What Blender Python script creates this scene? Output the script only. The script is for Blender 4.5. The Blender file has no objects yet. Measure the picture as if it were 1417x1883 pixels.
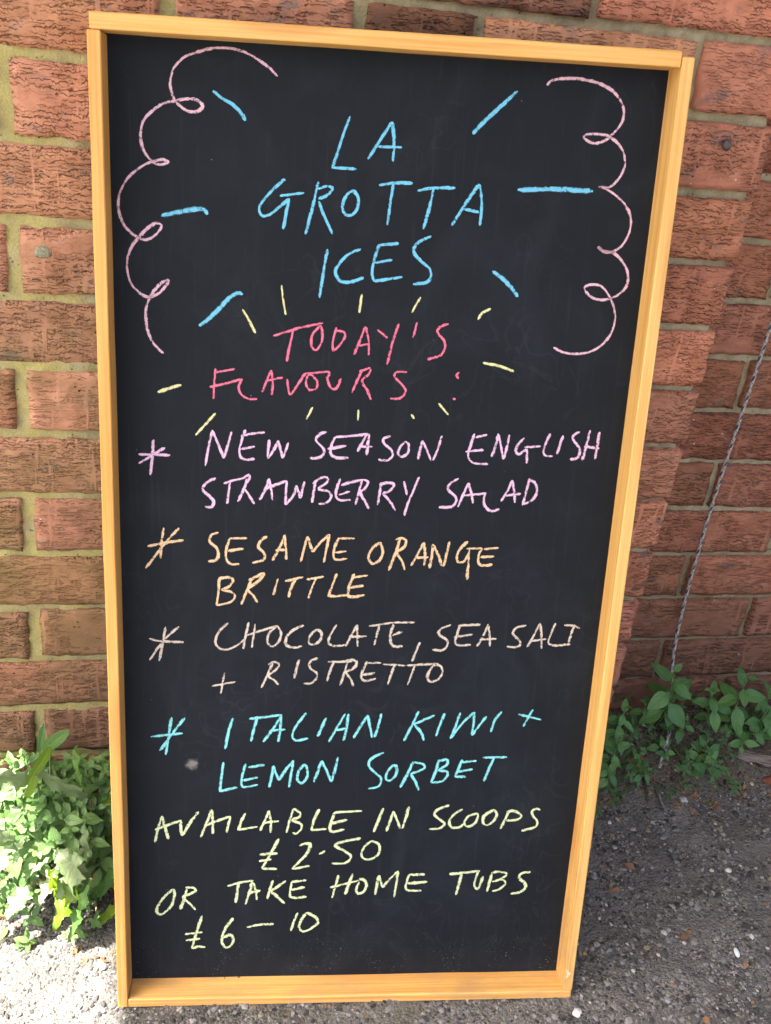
import bpy, math, random
import numpy as np
from mathutils import Vector, Matrix

# ------------------------------------------------------------------ camera, sky, sun, exposure
scene = bpy.context.scene
cam_data = bpy.data.cameras.new('camera')
cam = bpy.data.objects.new('camera', cam_data)
scene.collection.objects.link(cam)
scene.camera = cam
cam_data.sensor_fit = 'VERTICAL'
cam_data.sensor_height = 36.0
cam_data.sensor_width = 36.0
cam_data.lens = 36.0 * 1950 / 1883
cam_data.clip_start = 0.02
cam_data.clip_end = 300
FW = Vector((0.220912310, 0.843614616, -0.489399765))
RT = Vector((0.975278420, -0.188276411, 0.115689221))
UP = Vector((-0.005454686, 0.502858203, 0.864351707))
mw = Matrix.Identity(4)
for i in range(3):
    mw[i][0] = RT[i]; mw[i][1] = UP[i]; mw[i][2] = -FW[i]
mw[0][3], mw[1][3], mw[2][3] = 0.2358558, -1.0563004, 0.1447993
cam.matrix_world = mw

SUN_EL, SUN_AZ = math.radians(62), math.radians(182)      # azimuth measured from +x towards +y
SUN_DIR = Vector((math.cos(SUN_EL) * math.cos(SUN_AZ), math.cos(SUN_EL) * math.sin(SUN_AZ), math.sin(SUN_EL)))
world = bpy.data.worlds.new('World')
scene.world = world
world.use_nodes = True
wn = world.node_tree
wn.nodes.clear()
sky = wn.nodes.new('ShaderNodeTexSky')
sky.sky_type = 'NISHITA'
sky.sun_disc = False
sky.sun_elevation = SUN_EL
sky.sun_rotation = math.radians(90) - SUN_AZ
sky.air_density = 0.75
sky.dust_density = 9.0
sky.ozone_density = 0.2
bg = wn.nodes.new('ShaderNodeBackground')
bg.inputs['Strength'].default_value = 0.092
wo = wn.nodes.new('ShaderNodeOutputWorld')
wn.links.new(sky.outputs[0], bg.inputs[0])
wn.links.new(bg.outputs[0], wo.inputs[0])

sd = bpy.data.lights.new('sun', 'SUN')
sd.energy = 5.0
sd.angle = math.radians(0.5)
sd.color = (1.0, 0.93, 0.82)
sun = bpy.data.objects.new('sun', sd)
sun.rotation_euler = SUN_DIR.to_track_quat('Z', 'Y').to_euler()
scene.collection.objects.link(sun)

scene.view_settings.view_transform = 'Standard'
scene.view_settings.look = 'None'
scene.view_settings.gamma = 1
scene.view_settings.use_curve_mapping = False
scene.view_settings.exposure = 3.0

# ------------------------------------------------------------------ helpers
COL = scene.collection
rnd = random.Random(7)
nrs = np.random.RandomState(11)

def link(name, mesh, mat=None, parent=None):
    o = bpy.data.objects.new(name, mesh)
    COL.objects.link(o)
    if mat is not None and len(mesh.materials) == 0:
        mesh.materials.append(mat)
    if parent is not None:
        o.parent = parent
    return o

def empty(name, label, cat, loc=(0, 0, 0), group=None):
    o = bpy.data.objects.new(name, None)
    COL.objects.link(o)
    o.empty_display_size = 0.02
    o.location = loc
    o['label'] = label; o['category'] = cat
    if group: o['group'] = group
    return o

def tag(o, label, cat, group=None):
    o['label'] = label; o['category'] = cat
    if group: o['group'] = group
    return o

def mesh_of(name, verts, faces, smooth=True):
    m = bpy.data.meshes.new(name)
    m.from_pydata([tuple(v) for v in verts], [], [tuple(f) for f in faces])
    m.update()
    if smooth:
        m.polygons.foreach_set('use_smooth', [True] * len(m.polygons))
    return m

def fast_mesh(name, V, F, smooth=True):
    """V (n,3) array, F (m,k) array of equal-sized faces."""
    V = np.asarray(V, dtype=np.float32); F = np.asarray(F, dtype=np.int32)
    m = bpy.data.meshes.new(name)
    m.vertices.add(len(V)); m.vertices.foreach_set('co', V.ravel())
    k = F.shape[1]
    m.loops.add(F.size); m.loops.foreach_set('vertex_index', F.ravel())
    m.polygons.add(len(F))
    m.polygons.foreach_set('loop_start', np.arange(0, F.size, k, dtype=np.int32))
    m.polygons.foreach_set('loop_total', np.full(len(F), k, dtype=np.int32))
    m.polygons.foreach_set('use_smooth', np.full(len(F), smooth))
    m.update(calc_edges=True); m.validate()
    return m

def grid_faces(nx, ny):
    i = np.arange(nx - 1)[None, :] + nx * np.arange(ny - 1)[:, None]
    return np.stack([i, i + 1, i + nx + 1, i + nx], -1).reshape(-1, 4)

_lat = np.random.RandomState(5).rand(64, 64, 8)
def vnoise(x, y, s=0):
    """smooth value noise in 0..1, lattice of 1 unit"""
    x = np.asarray(x, float); y = np.asarray(y, float)
    xi = np.floor(x).astype(int); yi = np.floor(y).astype(int)
    fx = x - xi; fy = y - yi
    fx = fx * fx * (3 - 2 * fx); fy = fy * fy * (3 - 2 * fy)
    L = _lat[:, :, s % 8]; q = s // 8 * 17
    a = L[(xi + q) % 64, yi % 64]; b = L[(xi + 1 + q) % 64, yi % 64]
    c = L[(xi + q) % 64, (yi + 1) % 64]; d = L[(xi + 1 + q) % 64, (yi + 1) % 64]
    return (a * (1 - fx) + b * fx) * (1 - fy) + (c * (1 - fx) + d * fx) * fy

def sstep(a, b, x):
    t = np.clip((np.asarray(x, float) - a) / (b - a), 0, 1)
    return t * t * (3 - 2 * t)

# ------------------------------------------------------------------ node helpers
class N:
    def __init__(self, name):
        self.m = bpy.data.materials.new(name); self.m.use_nodes = True
        self.t = self.m.node_tree; self.t.nodes.clear()
        self.out = self.t.nodes.new('ShaderNodeOutputMaterial')
    def n(self, typ, **kw):
        nd = self.t.nodes.new(typ)
        for k, v in kw.items(): setattr(nd, k, v)
        return nd
    def put(self, sock, v):
        if isinstance(v, bpy.types.NodeSocket): self.t.links.new(v, sock)
        elif v is not None: sock.default_value = v
    def math(self, op, a, b=None, c=None, clamp=False):
        nd = self.n('ShaderNodeMath', operation=op, use_clamp=clamp)
        self.put(nd.inputs[0], a)
        if b is not None: self.put(nd.inputs[1], b)
        if c is not None: self.put(nd.inputs[2], c)
        return nd.outputs[0]
    def vmath(self, op, a, b=None):
        nd = self.n('ShaderNodeVectorMath', operation=op)
        self.put(nd.inputs[0], a)
        if b is not None: self.put(nd.inputs[1], b)
        return nd.outputs[0]
    def noise(self, vec, scale=1.0, detail=2.0, rough=0.5, dist=0.0, color=False):
        nd = self.n('ShaderNodeTexNoise')
        self.put(nd.inputs['Vector'], vec)
        nd.inputs['Scale'].default_value = scale; nd.inputs['Detail'].default_value = detail
        nd.inputs['Roughness'].default_value = rough; nd.inputs['Distortion'].default_value = dist
        return nd.outputs[1] if color else nd.outputs[0]
    def voro(self, vec, scale, feature='F1', out='Distance'):
        nd = self.n('ShaderNodeTexVoronoi', feature=feature)
        self.put(nd.inputs['Vector'], vec); nd.inputs['Scale'].default_value = scale
        return nd.outputs[out]
    def ramp(self, f, a, b):
        nd = self.n('ShaderNodeMapRange', interpolation_type='SMOOTHSTEP')
        self.put(nd.inputs[0], f); nd.inputs[1].default_value = a; nd.inputs[2].default_value = b
        return nd.outputs[0]
    def mix(self, f, a, b, mode='MIX'):
        nd = self.n('ShaderNodeMix', data_type='RGBA', blend_type=mode)
        self.put(nd.inputs[0], f)
        self.put(nd.inputs[6], a if isinstance(a, bpy.types.NodeSocket) else tuple(a) + (1,))
        self.put(nd.inputs[7], b if isinstance(b, bpy.types.NodeSocket) else tuple(b) + (1,))
        return nd.outputs[2]
    def sep(self, v):
        nd = self.n('ShaderNodeSeparateXYZ'); self.put(nd.inputs[0], v); return nd.outputs
    def comb(self, x, y, z):
        nd = self.n('ShaderNodeCombineXYZ')
        for s, v in zip(nd.inputs, (x, y, z)): self.put(s, v)
        return nd.outputs[0]
    def bump(self, h, dist, strength=1.0, normal=None):
        nd = self.n('ShaderNodeBump'); self.put(nd.inputs['Height'], h)
        nd.inputs['Distance'].default_value = dist; nd.inputs['Strength'].default_value = strength
        if normal is not None: self.put(nd.inputs['Normal'], normal)
        return nd.outputs[0]
    def bsdf(self, col, rough=0.8, spec=0.3, normal=None, **kw):
        nd = self.n('ShaderNodeBsdfPrincipled')
        self.put(nd.inputs['Base Color'], col if isinstance(col, bpy.types.NodeSocket) else tuple(col) + (1,))
        self.put(nd.inputs['Roughness'], rough); self.put(nd.inputs['Specular IOR Level'], spec)
        if normal is not None: self.put(nd.inputs['Normal'], normal)
        for k, v in kw.items(): self.put(nd.inputs[k], v)
        return nd.outputs[0]
    def done(self, s):
        self.t.links.new(s, self.out.inputs[0]); return self.m

# ------------------------------------------------------------------ materials
def mat_brick():
    b = N('drag_faced_brick')
    tc = b.n('ShaderNodeTexCoord'); oi = b.n('ShaderNodeObjectInfo'); geo = b.n('ShaderNodeNewGeometry')
    off = b.comb(b.math('MULTIPLY', oi.outputs['Random'], 37.0), b.math('MULTIPLY', oi.outputs['Random'], 11.0), b.math('MULTIPLY', oi.outputs['Random'], 53.0))
    p = b.vmath('ADD', tc.outputs['Object'], off)
    def aniso(x, y, z): return b.vmath('MULTIPLY', p, (x, y, z))
    pz = b.sep(p)[2]
    ws = b.noise(aniso(95, 95, 30), 1, 2, 0.5)
    wf = b.noise(aniso(330, 330, 120), 1, 2, 0.6)
    ph = b.math('ADD', b.math('MULTIPLY', pz, 180.0), b.math('ADD', b.math('MULTIPLY', ws, 2.6), b.math('MULTIPLY', wf, 1.1)))
    saw = b.math('FRACT', ph)
    # second, finer family of tears
    ws2 = b.noise(aniso(130, 130, 40), 1, 2, 0.5)
    ph2 = b.math('ADD', b.math('MULTIPLY', pz, 330.0), b.math('ADD', b.math('MULTIPLY', ws2, 2.4), b.math('MULTIPLY', wf, 1.0)))
    saw2 = b.math('FRACT', ph2)
    m1 = b.ramp(b.noise(aniso(60, 60, 190), 1, 2, 0.5), 0.44, 0.54)
    dens = b.math('ADD', 0.25, b.math('MULTIPLY', b.math('FRACT', b.math('MULTIPLY', oi.outputs['Random'], 7.31)), 0.95), clamp=True)
    m1 = b.math('MULTIPLY', m1, dens)
    m2 = b.ramp(b.noise(aniso(80, 80, 260), 1, 1, 0.5), 0.48, 0.57)
    band = b.ramp(b.noise(aniso(120, 120, 9), 1, 2, 0.5), 0.30, 0.42)          # smooth vertical drag streaks
    smoothpatch = b.ramp(b.noise(aniso(14, 14, 22), 1, 1, 0.5), 0.30, 0.46)
    m1 = b.math('MULTIPLY', b.math('MULTIPLY', m1, band), b.math('ADD', b.math('MULTIPLY', smoothpatch, 0.9), 0.1))
    m2 = b.math('MULTIPLY', b.math('MULTIPLY', m2, band), smoothpatch)
    # a torn ledge: sudden undercut below, fading up
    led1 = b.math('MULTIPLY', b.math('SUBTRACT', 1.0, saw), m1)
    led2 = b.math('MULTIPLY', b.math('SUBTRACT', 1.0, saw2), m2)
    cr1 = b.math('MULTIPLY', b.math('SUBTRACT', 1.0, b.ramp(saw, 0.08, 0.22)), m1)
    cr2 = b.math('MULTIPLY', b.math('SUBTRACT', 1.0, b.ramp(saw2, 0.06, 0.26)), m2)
    pits = b.math('SUBTRACT', 1.0, b.ramp(b.voro(aniso(110, 110, 160), 1), 0.08, 0.20))
    pits = b.math('MULTIPLY', pits, b.ramp(b.noise(aniso(30, 30, 30), 1, 1), 0.55, 0.65))
    grain = b.noise(p, 1400, 3, 0.6)
    mid = b.noise(aniso(35, 35, 45), 1, 4, 0.6)
    # colour
    base = b.mix(b.ramp(mid, 0.32, 0.68), (0.330, 0.142, 0.080), (0.470, 0.215, 0.125))
    base = b.mix(b.math('MULTIPLY', b.math('SUBTRACT', 1.0, band), 0.40), base, (0.50, 0.23, 0.14))
    base = b.mix(b.ramp(b.noise(aniso(22, 22, 30), 1, 4, 0.65), 0.56, 0.72), base, (0.22, 0.14, 0.11))
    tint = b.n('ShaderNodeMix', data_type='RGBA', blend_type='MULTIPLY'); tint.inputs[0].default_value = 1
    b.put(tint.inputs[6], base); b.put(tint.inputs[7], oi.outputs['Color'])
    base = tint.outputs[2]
    base = b.mix(b.math('MULTIPLY', b.math('ADD', grain, -0.5), 0.5, clamp=True), base, (0.62, 0.32, 0.2))
    # lime bloom and specks
    wp = geo.outputs['Position']; w = b.sep(wp)
    bloom = b.math('MULTIPLY', b.ramp(b.noise(wp, 26, 5, 0.7), 0.60, 0.74), 0.55)
    base = b.mix(bloom, base, (0.36, 0.29, 0.26))
    # algae on the damp left-hand side, stronger lower down
    al = b.math('MULTIPLY', b.math('MULTIPLY', b.ramp(w[0], 0.42, 0.12), b.math('MULTIPLY', b.ramp(w[2], -0.05, -0.36), b.ramp(w[2], -0.95, -0.62))), b.ramp(b.noise(wp, 9, 4, 0.65), 0.30, 0.66))
    base = b.mix(b.math('MULTIPLY', al, 0.60), base, (0.150, 0.125, 0.045))
    # grime where splash and soil reach the foot of the wall
    gr = b.math('MULTIPLY', b.ramp(b.math('ADD', w[2], b.math('MULTIPLY', b.noise(wp, 7, 3), 0.2)), -0.42, -0.72), 0.62)
    base = b.mix(gr, base, (0.115, 0.068, 0.046))
    base = b.mix(b.math('MULTIPLY', b.math('MAXIMUM', cr1, b.math('MULTIPLY', cr2, 0.7)), 0.66), base, (0.050, 0.030, 0.022))  # shadow in the depth of the cracks, painted as dark colour
    base = b.mix(b.math('MULTIPLY', pits, 0.75), base, (0.05, 0.034, 0.03))
    specks = b.math('SUBTRACT', 1.0, b.ramp(b.voro(wp, 62), 0.045, 0.075))
    specks = b.math('MULTIPLY', specks, b.ramp(b.noise(wp, 35, 2), 0.55, 0.60))
    base = b.mix(b.math('MULTIPLY', specks, 0.8), base, (0.72, 0.66, 0.58))
    h = b.math('ADD', b.math('MULTIPLY', led1, -0.45), b.math('MULTIPLY', led2, -0.22))
    h = b.math('ADD', h, b.math('MULTIPLY', cr1, -0.6))
    h = b.math('ADD', h, b.math('MULTIPLY', cr2, -0.35))
    h = b.math('ADD', h, b.math('MULTIPLY', pits, -0.9))
    h = b.math('ADD', h, b.math('MULTIPLY', mid, 0.7))
    h = b.math('ADD', h, b.math('MULTIPLY', grain, 0.10))
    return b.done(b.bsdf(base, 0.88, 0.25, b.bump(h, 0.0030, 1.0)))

def mat_mortar():
    b = N('lime_mortar')
    wp = b.n('ShaderNodeNewGeometry').outputs['Position']; w = b.sep(wp)
    n1 = b.noise(wp, 40, 5, 0.65); n2 = b.noise(wp, 420, 3, 0.6)
    c = b.mix(b.ramp(n1, 0.3, 0.7), (0.25, 0.215, 0.130), (0.42, 0.375, 0.240))
    al = b.math('MULTIPLY', b.ramp(w[0], 0.6, 0.15), b.ramp(b.noise(wp, 14, 3, 0.6), 0.25, 0.6))
    c = b.mix(b.math('MULTIPLY', al, 0.80), c, b.mix(n2, (0.31, 0.28, 0.075), (0.56, 0.51, 0.20)))
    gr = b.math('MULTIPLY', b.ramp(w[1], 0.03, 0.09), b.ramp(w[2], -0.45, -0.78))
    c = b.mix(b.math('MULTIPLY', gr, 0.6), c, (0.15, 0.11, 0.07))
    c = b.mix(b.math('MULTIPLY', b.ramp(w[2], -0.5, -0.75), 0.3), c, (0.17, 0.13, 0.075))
    pale = b.ramp(b.noise(b.vmath('ADD', wp, (3, 1, 7)), 30, 4, 0.7), 0.62, 0.72)
    c = b.mix(b.math('MULTIPLY', pale, 0.6), c, (0.5, 0.5, 0.42))
    holes = b.math('SUBTRACT', 1.0, b.ramp(b.voro(wp, 170), 0.10, 0.22))
    holes = b.math('MULTIPLY', holes, b.ramp(b.noise(wp, 60, 2), 0.55, 0.66))
    c = b.mix(b.math('MULTIPLY', holes, 0.8), c, (0.07, 0.055, 0.03))
    c = b.mix(b.math('MULTIPLY', b.ramp(n2, 0.6, 0.75), 0.5), c, (0.55, 0.45, 0.25))
    h = b.math('ADD', b.math('MULTIPLY', n2, 0.6), b.math('ADD', b.math('MULTIPLY', n1, 0.8), b.math('MULTIPLY', holes, -1.0)))
    return b.done(b.bsdf(c, 0.95, 0.15, b.bump(h, 0.0022, 1.0)))

def mat_wood():
    b = N('varnished_pine')
    tc = b.n('ShaderNodeTexCoord'); oi = b.n('ShaderNodeObjectInfo')
    p = b.vmath('ADD', tc.outputs['Object'], b.comb(b.math('MULTIPLY', oi.outputs['Random'], 9.0), 0.0, 0.0))
    # each rail's mesh is built along its own z axis
    q = b.vmath('MULTIPLY', p, (300, 300, 4))
    g1 = b.noise(q, 1, 3, 0.6, 0.15)
    g2 = b.noise(b.vmath('MULTIPLY', p, (1100, 1100, 12)), 1, 2, 0.6)
    big = b.noise(b.vmath('MULTIPLY', p, (45, 45, 3)), 1, 2, 0.5)
    c = b.mix(b.ramp(g1, 0.35, 0.7), (0.71, 0.430, 0.140), (0.60, 0.300, 0.072))
    c = b.mix(b.math('MULTIPLY', b.ramp(big, 0.56, 0.74), 0.6), c, (0.58, 0.27, 0.065))
    c = b.mix(b.math('MULTIPLY', b.ramp(g2, 0.62, 0.75), 0.35), c, (0.42, 0.20, 0.06))
    t = b.n('ShaderNodeMix', data_type='RGBA', blend_type='MULTIPLY'); t.inputs[0].default_value = 1
    b.put(t.inputs[6], c); b.put(t.inputs[7], oi.outputs['Color'])
    c = t.outputs[2]
    w = b.sep(b.n('ShaderNodeNewGeometry').outputs['Position'])
    wear = b.math('MULTIPLY', b.ramp(w[2], -0.55, -0.92), b.ramp(b.noise(b.vmath('MULTIPLY', p, (50, 50, 14)), 1, 4, 0.7), 0.40, 0.72))
    c = b.mix(b.math('MULTIPLY', wear, 0.55), c, (0.40, 0.25, 0.12))
    kn = b.voro(b.vmath('MULTIPLY', p, (28, 28, 5.5)), 1)
    ks = b.math('SUBTRACT', 1.0, b.ramp(kn, 0.10, 0.34))
    c = b.mix(b.math('MULTIPLY', ks, 0.5), c, (0.50, 0.21, 0.05))
    dt = b.math('SUBTRACT', 1.0, b.ramp(b.voro(p, 26), 0.022, 0.045))
    c = b.mix(b.math('MULTIPLY', dt, 0.75), c, (0.10, 0.05, 0.02))
    sc = b.math('MULTIPLY', b.ramp(b.noise(b.vmath('MULTIPLY', p, (160, 160, 26)), 1, 4, 0.75), 0.66, 0.76), 0.5)
    c = b.mix(sc, c, (0.34, 0.17, 0.06))
    rough = b.math('ADD', b.math('MULTIPLY', g1, 0.2), 0.38)
    h = b.math('ADD', b.math('MULTIPLY', g1, 0.6), b.math('MULTIPLY', g2, 0.4))
    return b.done(b.bsdf(c, rough, 0.4, b.bump(h, 0.00035, 0.8)))

def mat_board():
    b = N('blackboard_paint')
    p = b.n('ShaderNodeTexCoord').outputs['Object']
    n1 = b.noise(p, 2600, 2, 0.6)
    rub = b.noise(b.vmath('MULTIPLY', p, (11, 1, 7)), 1, 5, 0.62, 1.5)
    c = b.mix(b.ramp(rub, 0.42, 0.80), (0.0080, 0.0108, 0.0150), (0.0135, 0.0175, 0.0235))
    # ghosts of wiped-off writing
    gn = b.noise(b.vmath('MULTIPLY', p, (26, 1, 22)), 1, 1.2, 0.5, 1.2)
    gh = b.math('SUBTRACT', 1.0, b.ramp(b.math('ABSOLUTE', b.math('SUBTRACT', gn, 0.5)), 0.0, 0.022))
    strk = b.ramp(b.noise(b.vmath('MULTIPLY', p, (190, 1, 9)), 1, 3, 0.6, 0.4), 0.55, 0.75)
    c = b.mix(b.math('MULTIPLY', strk, 0.22), c, (0.032, 0.038, 0.045))
    gh = b.math('MULTIPLY', gh, b.ramp(b.noise(p, 7, 2), 0.46, 0.62))
    c = b.mix(b.math('MULTIPLY', gh, 0.06), c, (0.10, 0.12, 0.13))
    spk = b.math('SUBTRACT', 1.0, b.ramp(b.voro(b.vmath('MULTIPLY', p, (1, 0, 1)), 62), 0.02, 0.048))
    spk = b.math('MULTIPLY', spk, b.ramp(b.noise(p, 45, 2), 0.57, 0.66))
    c = b.mix(b.math('MULTIPLY', spk, 0.45), c, (0.55, 0.53, 0.47))
    x = b.sep(p)
    dust = b.math('MULTIPLY', b.ramp(x[2], 0.09, 0.02), b.ramp(b.noise(p, 420, 3, 0.7), 0.60, 0.72))
    dust = b.math('MULTIPLY', dust, b.ramp(b.noise(p, 30, 2), 0.45, 0.6))
    c = b.mix(b.math('MULTIPLY', dust, 0.5), c, (0.4, 0.4, 0.38))
    return b.done(b.bsdf(c, 0.68, 0.16, b.bump(n1, 0.00012, 0.6)))

def mat_chalk(name, col, thin=0.0):
    b = N('chalk_' + name)
    tc = b.n('ShaderNodeTexCoord')
    uv = b.sep(tc.outputs['UV']); p = tc.outputs['Object']
    g = b.noise(p, 900, 2, 0.8)
    g2 = b.noise(p, 220, 2, 0.5)
    u = b.math('ABSOLUTE', uv[0])
    edge = b.math('POWER', u, 2.6)
    v = b.math('ADD', g, b.math('MULTIPLY', b.math('SUBTRACT', g2, 0.5), 0.55))
    a = b.math('SUBTRACT', b.math('ADD', v, 0.12 - thin), b.math('MULTIPLY', edge, 0.42))
    a = b.ramp(a, 0.39, 0.56)
    a = b.math('MULTIPLY', a, 0.96)
    c = b.mix(b.ramp(g, 0.35, 0.7), tuple(x * 0.86 for x in col), col)
    s = b.bsdf(c, 0.95, 0.1)
    tr = b.n('ShaderNodeBsdfTransparent')
    mx = b.n('ShaderNodeMixShader')
    b.put(mx.inputs[0], a); b.put(mx.inputs[1], tr.outputs[0]); b.put(mx.inputs[2], s)
    return b.done(mx.outputs[0])

def mat_ground():
    b = N('worn_asphalt_ground')
    wp = b.n('ShaderNodeNewGeometry').outputs['Position']; w = b.sep(wp)
    # stones of the aggregate as cells of two sizes
    wd = b.vmath('ADD', wp, b.vmath('MULTIPLY', b.noise(wp, 260, 2, 0.5, color=True), (0.0022, 0.0022, 0.0022)))
    v1 = b.n('ShaderNodeTexVoronoi'); b.put(v1.inputs['Vector'], wd); v1.inputs['Scale'].default_value = 300
    v2 = b.n('ShaderNodeTexVoronoi'); b.put(v2.inputs['Vector'], wd); v2.inputs['Scale'].default_value = 150
    s1 = b.sep(v1.outputs['Color']); s2 = b.sep(v2.outputs['Color'])
    n1 = b.noise(wp, 12, 4, 0.6); n2 = b.noise(wp, 900, 3, 0.6); n3 = b.noise(wp, 3.2, 3, 0.6)
    c = b.mix(b.ramp(n1, 0.3, 0.7), (0.085, 0.082, 0.077), (0.175, 0.168, 0.156))
    st = b.mix(s1[0], (0.05, 0.052, 0.056), (0.24, 0.225, 0.20))
    c = b.mix(b.math('MULTIPLY', b.math('SUBTRACT', 1.0, b.ramp(v1.outputs['Distance'], 0.25, 0.55)), b.ramp(s1[1], 0.35, 0.6)), c, st)
    st2 = b.mix(b.math('POWER', s2[0], 2.0), (0.045, 0.047, 0.052), (0.36, 0.34, 0.31))
    c = b.mix(b.math('MULTIPLY', b.math('SUBTRACT', 1.0, b.ramp(v2.outputs['Distance'], 0.25, 0.50)), b.ramp(s2[1], 0.55, 0.7)), c, st2)
    c = b.mix(b.math('MULTIPLY', b.ramp(n2, 0.62, 0.72), 0.4), c, (0.30, 0.27, 0.22))
    moss = b.math('MULTIPLY', b.ramp(b.noise(wp, 5.5, 3, 0.6), 0.52, 0.68), 0.30)
    c = b.mix(moss, c, (0.070, 0.070, 0.030))
    # soil washed against the wall
    edge = b.math('ADD', w[1], b.math('MULTIPLY', b.math('SUBTRACT', n1, 0.5), 0.09))
    soil = b.math('MAXIMUM', b.math('MULTIPLY', b.ramp(edge, -0.06, 0.03), b.ramp(w[0], 0.5, 0.7)), b.math('MULTIPLY', b.ramp(edge, -0.14, -0.07), b.ramp(w[0], 0.5, 0.3)))
    c = b.mix(b.math('MULTIPLY', soil, 0.8), c, b.mix(n2, (0.055, 0.040, 0.026), (0.13, 0.098, 0.066)))
    dirt = b.math('MULTIPLY', b.ramp(n3, 0.48, 0.65), 0.35)
    c = b.mix(dirt, c, (0.10, 0.092, 0.080))
    h = b.math('ADD', b.math('MULTIPLY', b.math('SUBTRACT', 1.0, v1.outputs['Distance']), 0.8), b.math('ADD', b.math('MULTIPLY', b.math('SUBTRACT', 1.0, v2.outputs['Distance']), b.math('MULTIPLY', s2[1], 1.4)), b.math('MULTIPLY', n2, 0.4)))
    return b.done(b.bsdf(c, 0.82, 0.35, b.bump(h, 0.0034, 1.0)))

def mat_stone():
    b = N('loose_aggregate')
    wp = b.n('ShaderNodeNewGeometry').outputs['Position']
    at = b.n('ShaderNodeAttribute', attribute_name='tone')
    n = b.noise(wp, 900, 3, 0.6)
    c = b.mix(1.0, at.outputs['Color'], b.mix(n, (0.65, 0.65, 0.65), (1.25, 1.22, 1.18)), 'MULTIPLY')
    return b.done(b.bsdf(c, 0.8, 0.35, b.bump(n, 0.0006, 0.8)))

def mat_leaf(name, dark, light, vein, trans=0.35, tooth=False):
    b = N(name)
    tc = b.n('ShaderNodeTexCoord'); oi = b.n('ShaderNodeObjectInfo')
    uv = b.sep(tc.outputs['UV'])     # u: -1..1 across, v: 0..1 along
    au = b.math('ABSOLUTE', uv[0])
    n = b.noise(b.vmath('ADD', tc.outputs['UV'], b.comb(b.math('MULTIPLY', oi.outputs['Random'], 40.0), 0.0, 0.0)), 5, 3, 0.6)
    f = b.math('ADD', b.math('MULTIPLY', n, 0.7), b.math('MULTIPLY', oi.outputs['Random'], 0.45))
    c = b.mix(b.ramp(f, 0.25, 0.9), dark, light)
    mid = b.math('SUBTRACT', 1.0, b.ramp(au, 0.02, 0.10))
    side = b.math('FRACT', b.math('SUBTRACT', b.math('MULTIPLY', uv[1], 6.0), b.math('MULTIPLY', au, 2.4)))
    side = b.math('SUBTRACT', 1.0, b.ramp(b.math('ABSOLUTE', b.math('SUBTRACT', side, 0.5)), 0.03, 0.12))
    vn = b.math('MAXIMUM', mid, b.math('MULTIPLY', side, 0.5))
    c = b.mix(b.math('MULTIPLY', vn, 0.45), c, vein)
    rot = b.ramp(b.noise(b.vmath('ADD', tc.outputs['Object'], b.comb(b.math('MULTIPLY', oi.outputs['Random'], 30.0), 0.0, 0.0)), 140, 3, 0.6), 0.66, 0.74)
    c = b.mix(b.math('MULTIPLY', rot, 0.5), c, (0.16, 0.13, 0.05))
    h = b.math('ADD', b.math('MULTIPLY', vn, -0.7), b.math('MULTIPLY', n, 0.5))
    nm = b.bump(h, 0.0009, 0.8)
    s = b.bsdf(c, 0.38, 0.5, nm)
    tl = b.n('ShaderNodeBsdfTranslucent'); b.put(tl.inputs[0], b.mix(0.5, c, light)); b.put(tl.inputs[1], nm)
    mx = b.n('ShaderNodeMixShader'); mx.inputs[0].default_value = trans
    b.put(mx.inputs[1], s); b.put(mx.inputs[2], tl.outputs[0])
    return b.done(mx.outputs[0])

def mat_plain(name, col, rough=0.7, spec=0.3, scale=300, var=0.35, bump=0.0003):
    b = N(name)
    p = b.n('ShaderNodeTexCoord').outputs['Object']
    n = b.noise(p, scale, 4, 0.65)
    c = b.mix(b.ramp(n, 0.3, 0.7), tuple(x * (1 - var) for x in col), tuple(min(1, x * (1 + var)) for x in col))
    return b.done(b.bsdf(c, rough, spec, b.bump(n, bump, 1.0)))

def mat_rope():
    b = N('braided_cord')
    uv = b.sep(b.n('ShaderNodeTexCoord').outputs['UV'])       # u around 0..1, v metres along
    a = b.math('ADD', b.math('MULTIPLY', uv[1], 72.0), uv[0])
    bl = b.math('MULTIPLY', b.ramp(b.math('ABSOLUTE', b.math('SUBTRACT', b.math('FRACT', a), 0.5)), 0.22, 0.30), b.math('GREATER_THAN', b.math('FRACT', b.math('ADD', b.math('MULTIPLY', uv[0], 3.0), b.math('MULTIPLY', uv[1], 30.0))), 0.45))
    a2 = b.math('SUBTRACT', b.math('MULTIPLY', uv[1], 72.0), uv[0])
    br = b.ramp(b.math('ABSOLUTE', b.math('SUBTRACT', b.math('FRACT', a2), 0.5)), 0.40, 0.46)
    c = b.mix(bl, (0.44, 0.41, 0.36), (0.035, 0.055, 0.13))
    c = b.mix(b.math('MULTIPLY', br, 0.8), c, (0.26, 0.13, 0.09))
    pl1 = b.math('ABSOLUTE', b.math('SUBTRACT', b.math('FRACT', b.math('ADD', b.math('MULTIPLY', uv[1], 420.0), b.math('MULTIPLY', uv[0], 6.0))), 0.5))
    pl2 = b.math('ABSOLUTE', b.math('SUBTRACT', b.math('FRACT', b.math('SUBTRACT', b.math('MULTIPLY', uv[1], 420.0), b.math('MULTIPLY', uv[0], 6.0))), 0.5))
    h = b.math('MINIMUM', pl1, pl2)
    c = b.mix(b.math('MULTIPLY', b.ramp(h, 0.12, 0.0), 0.5), c, (0.09, 0.08, 0.08))
    return b.done(b.bsdf(c, 0.7, 0.3, b.bump(h, 0.001, 0.8)))

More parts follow.
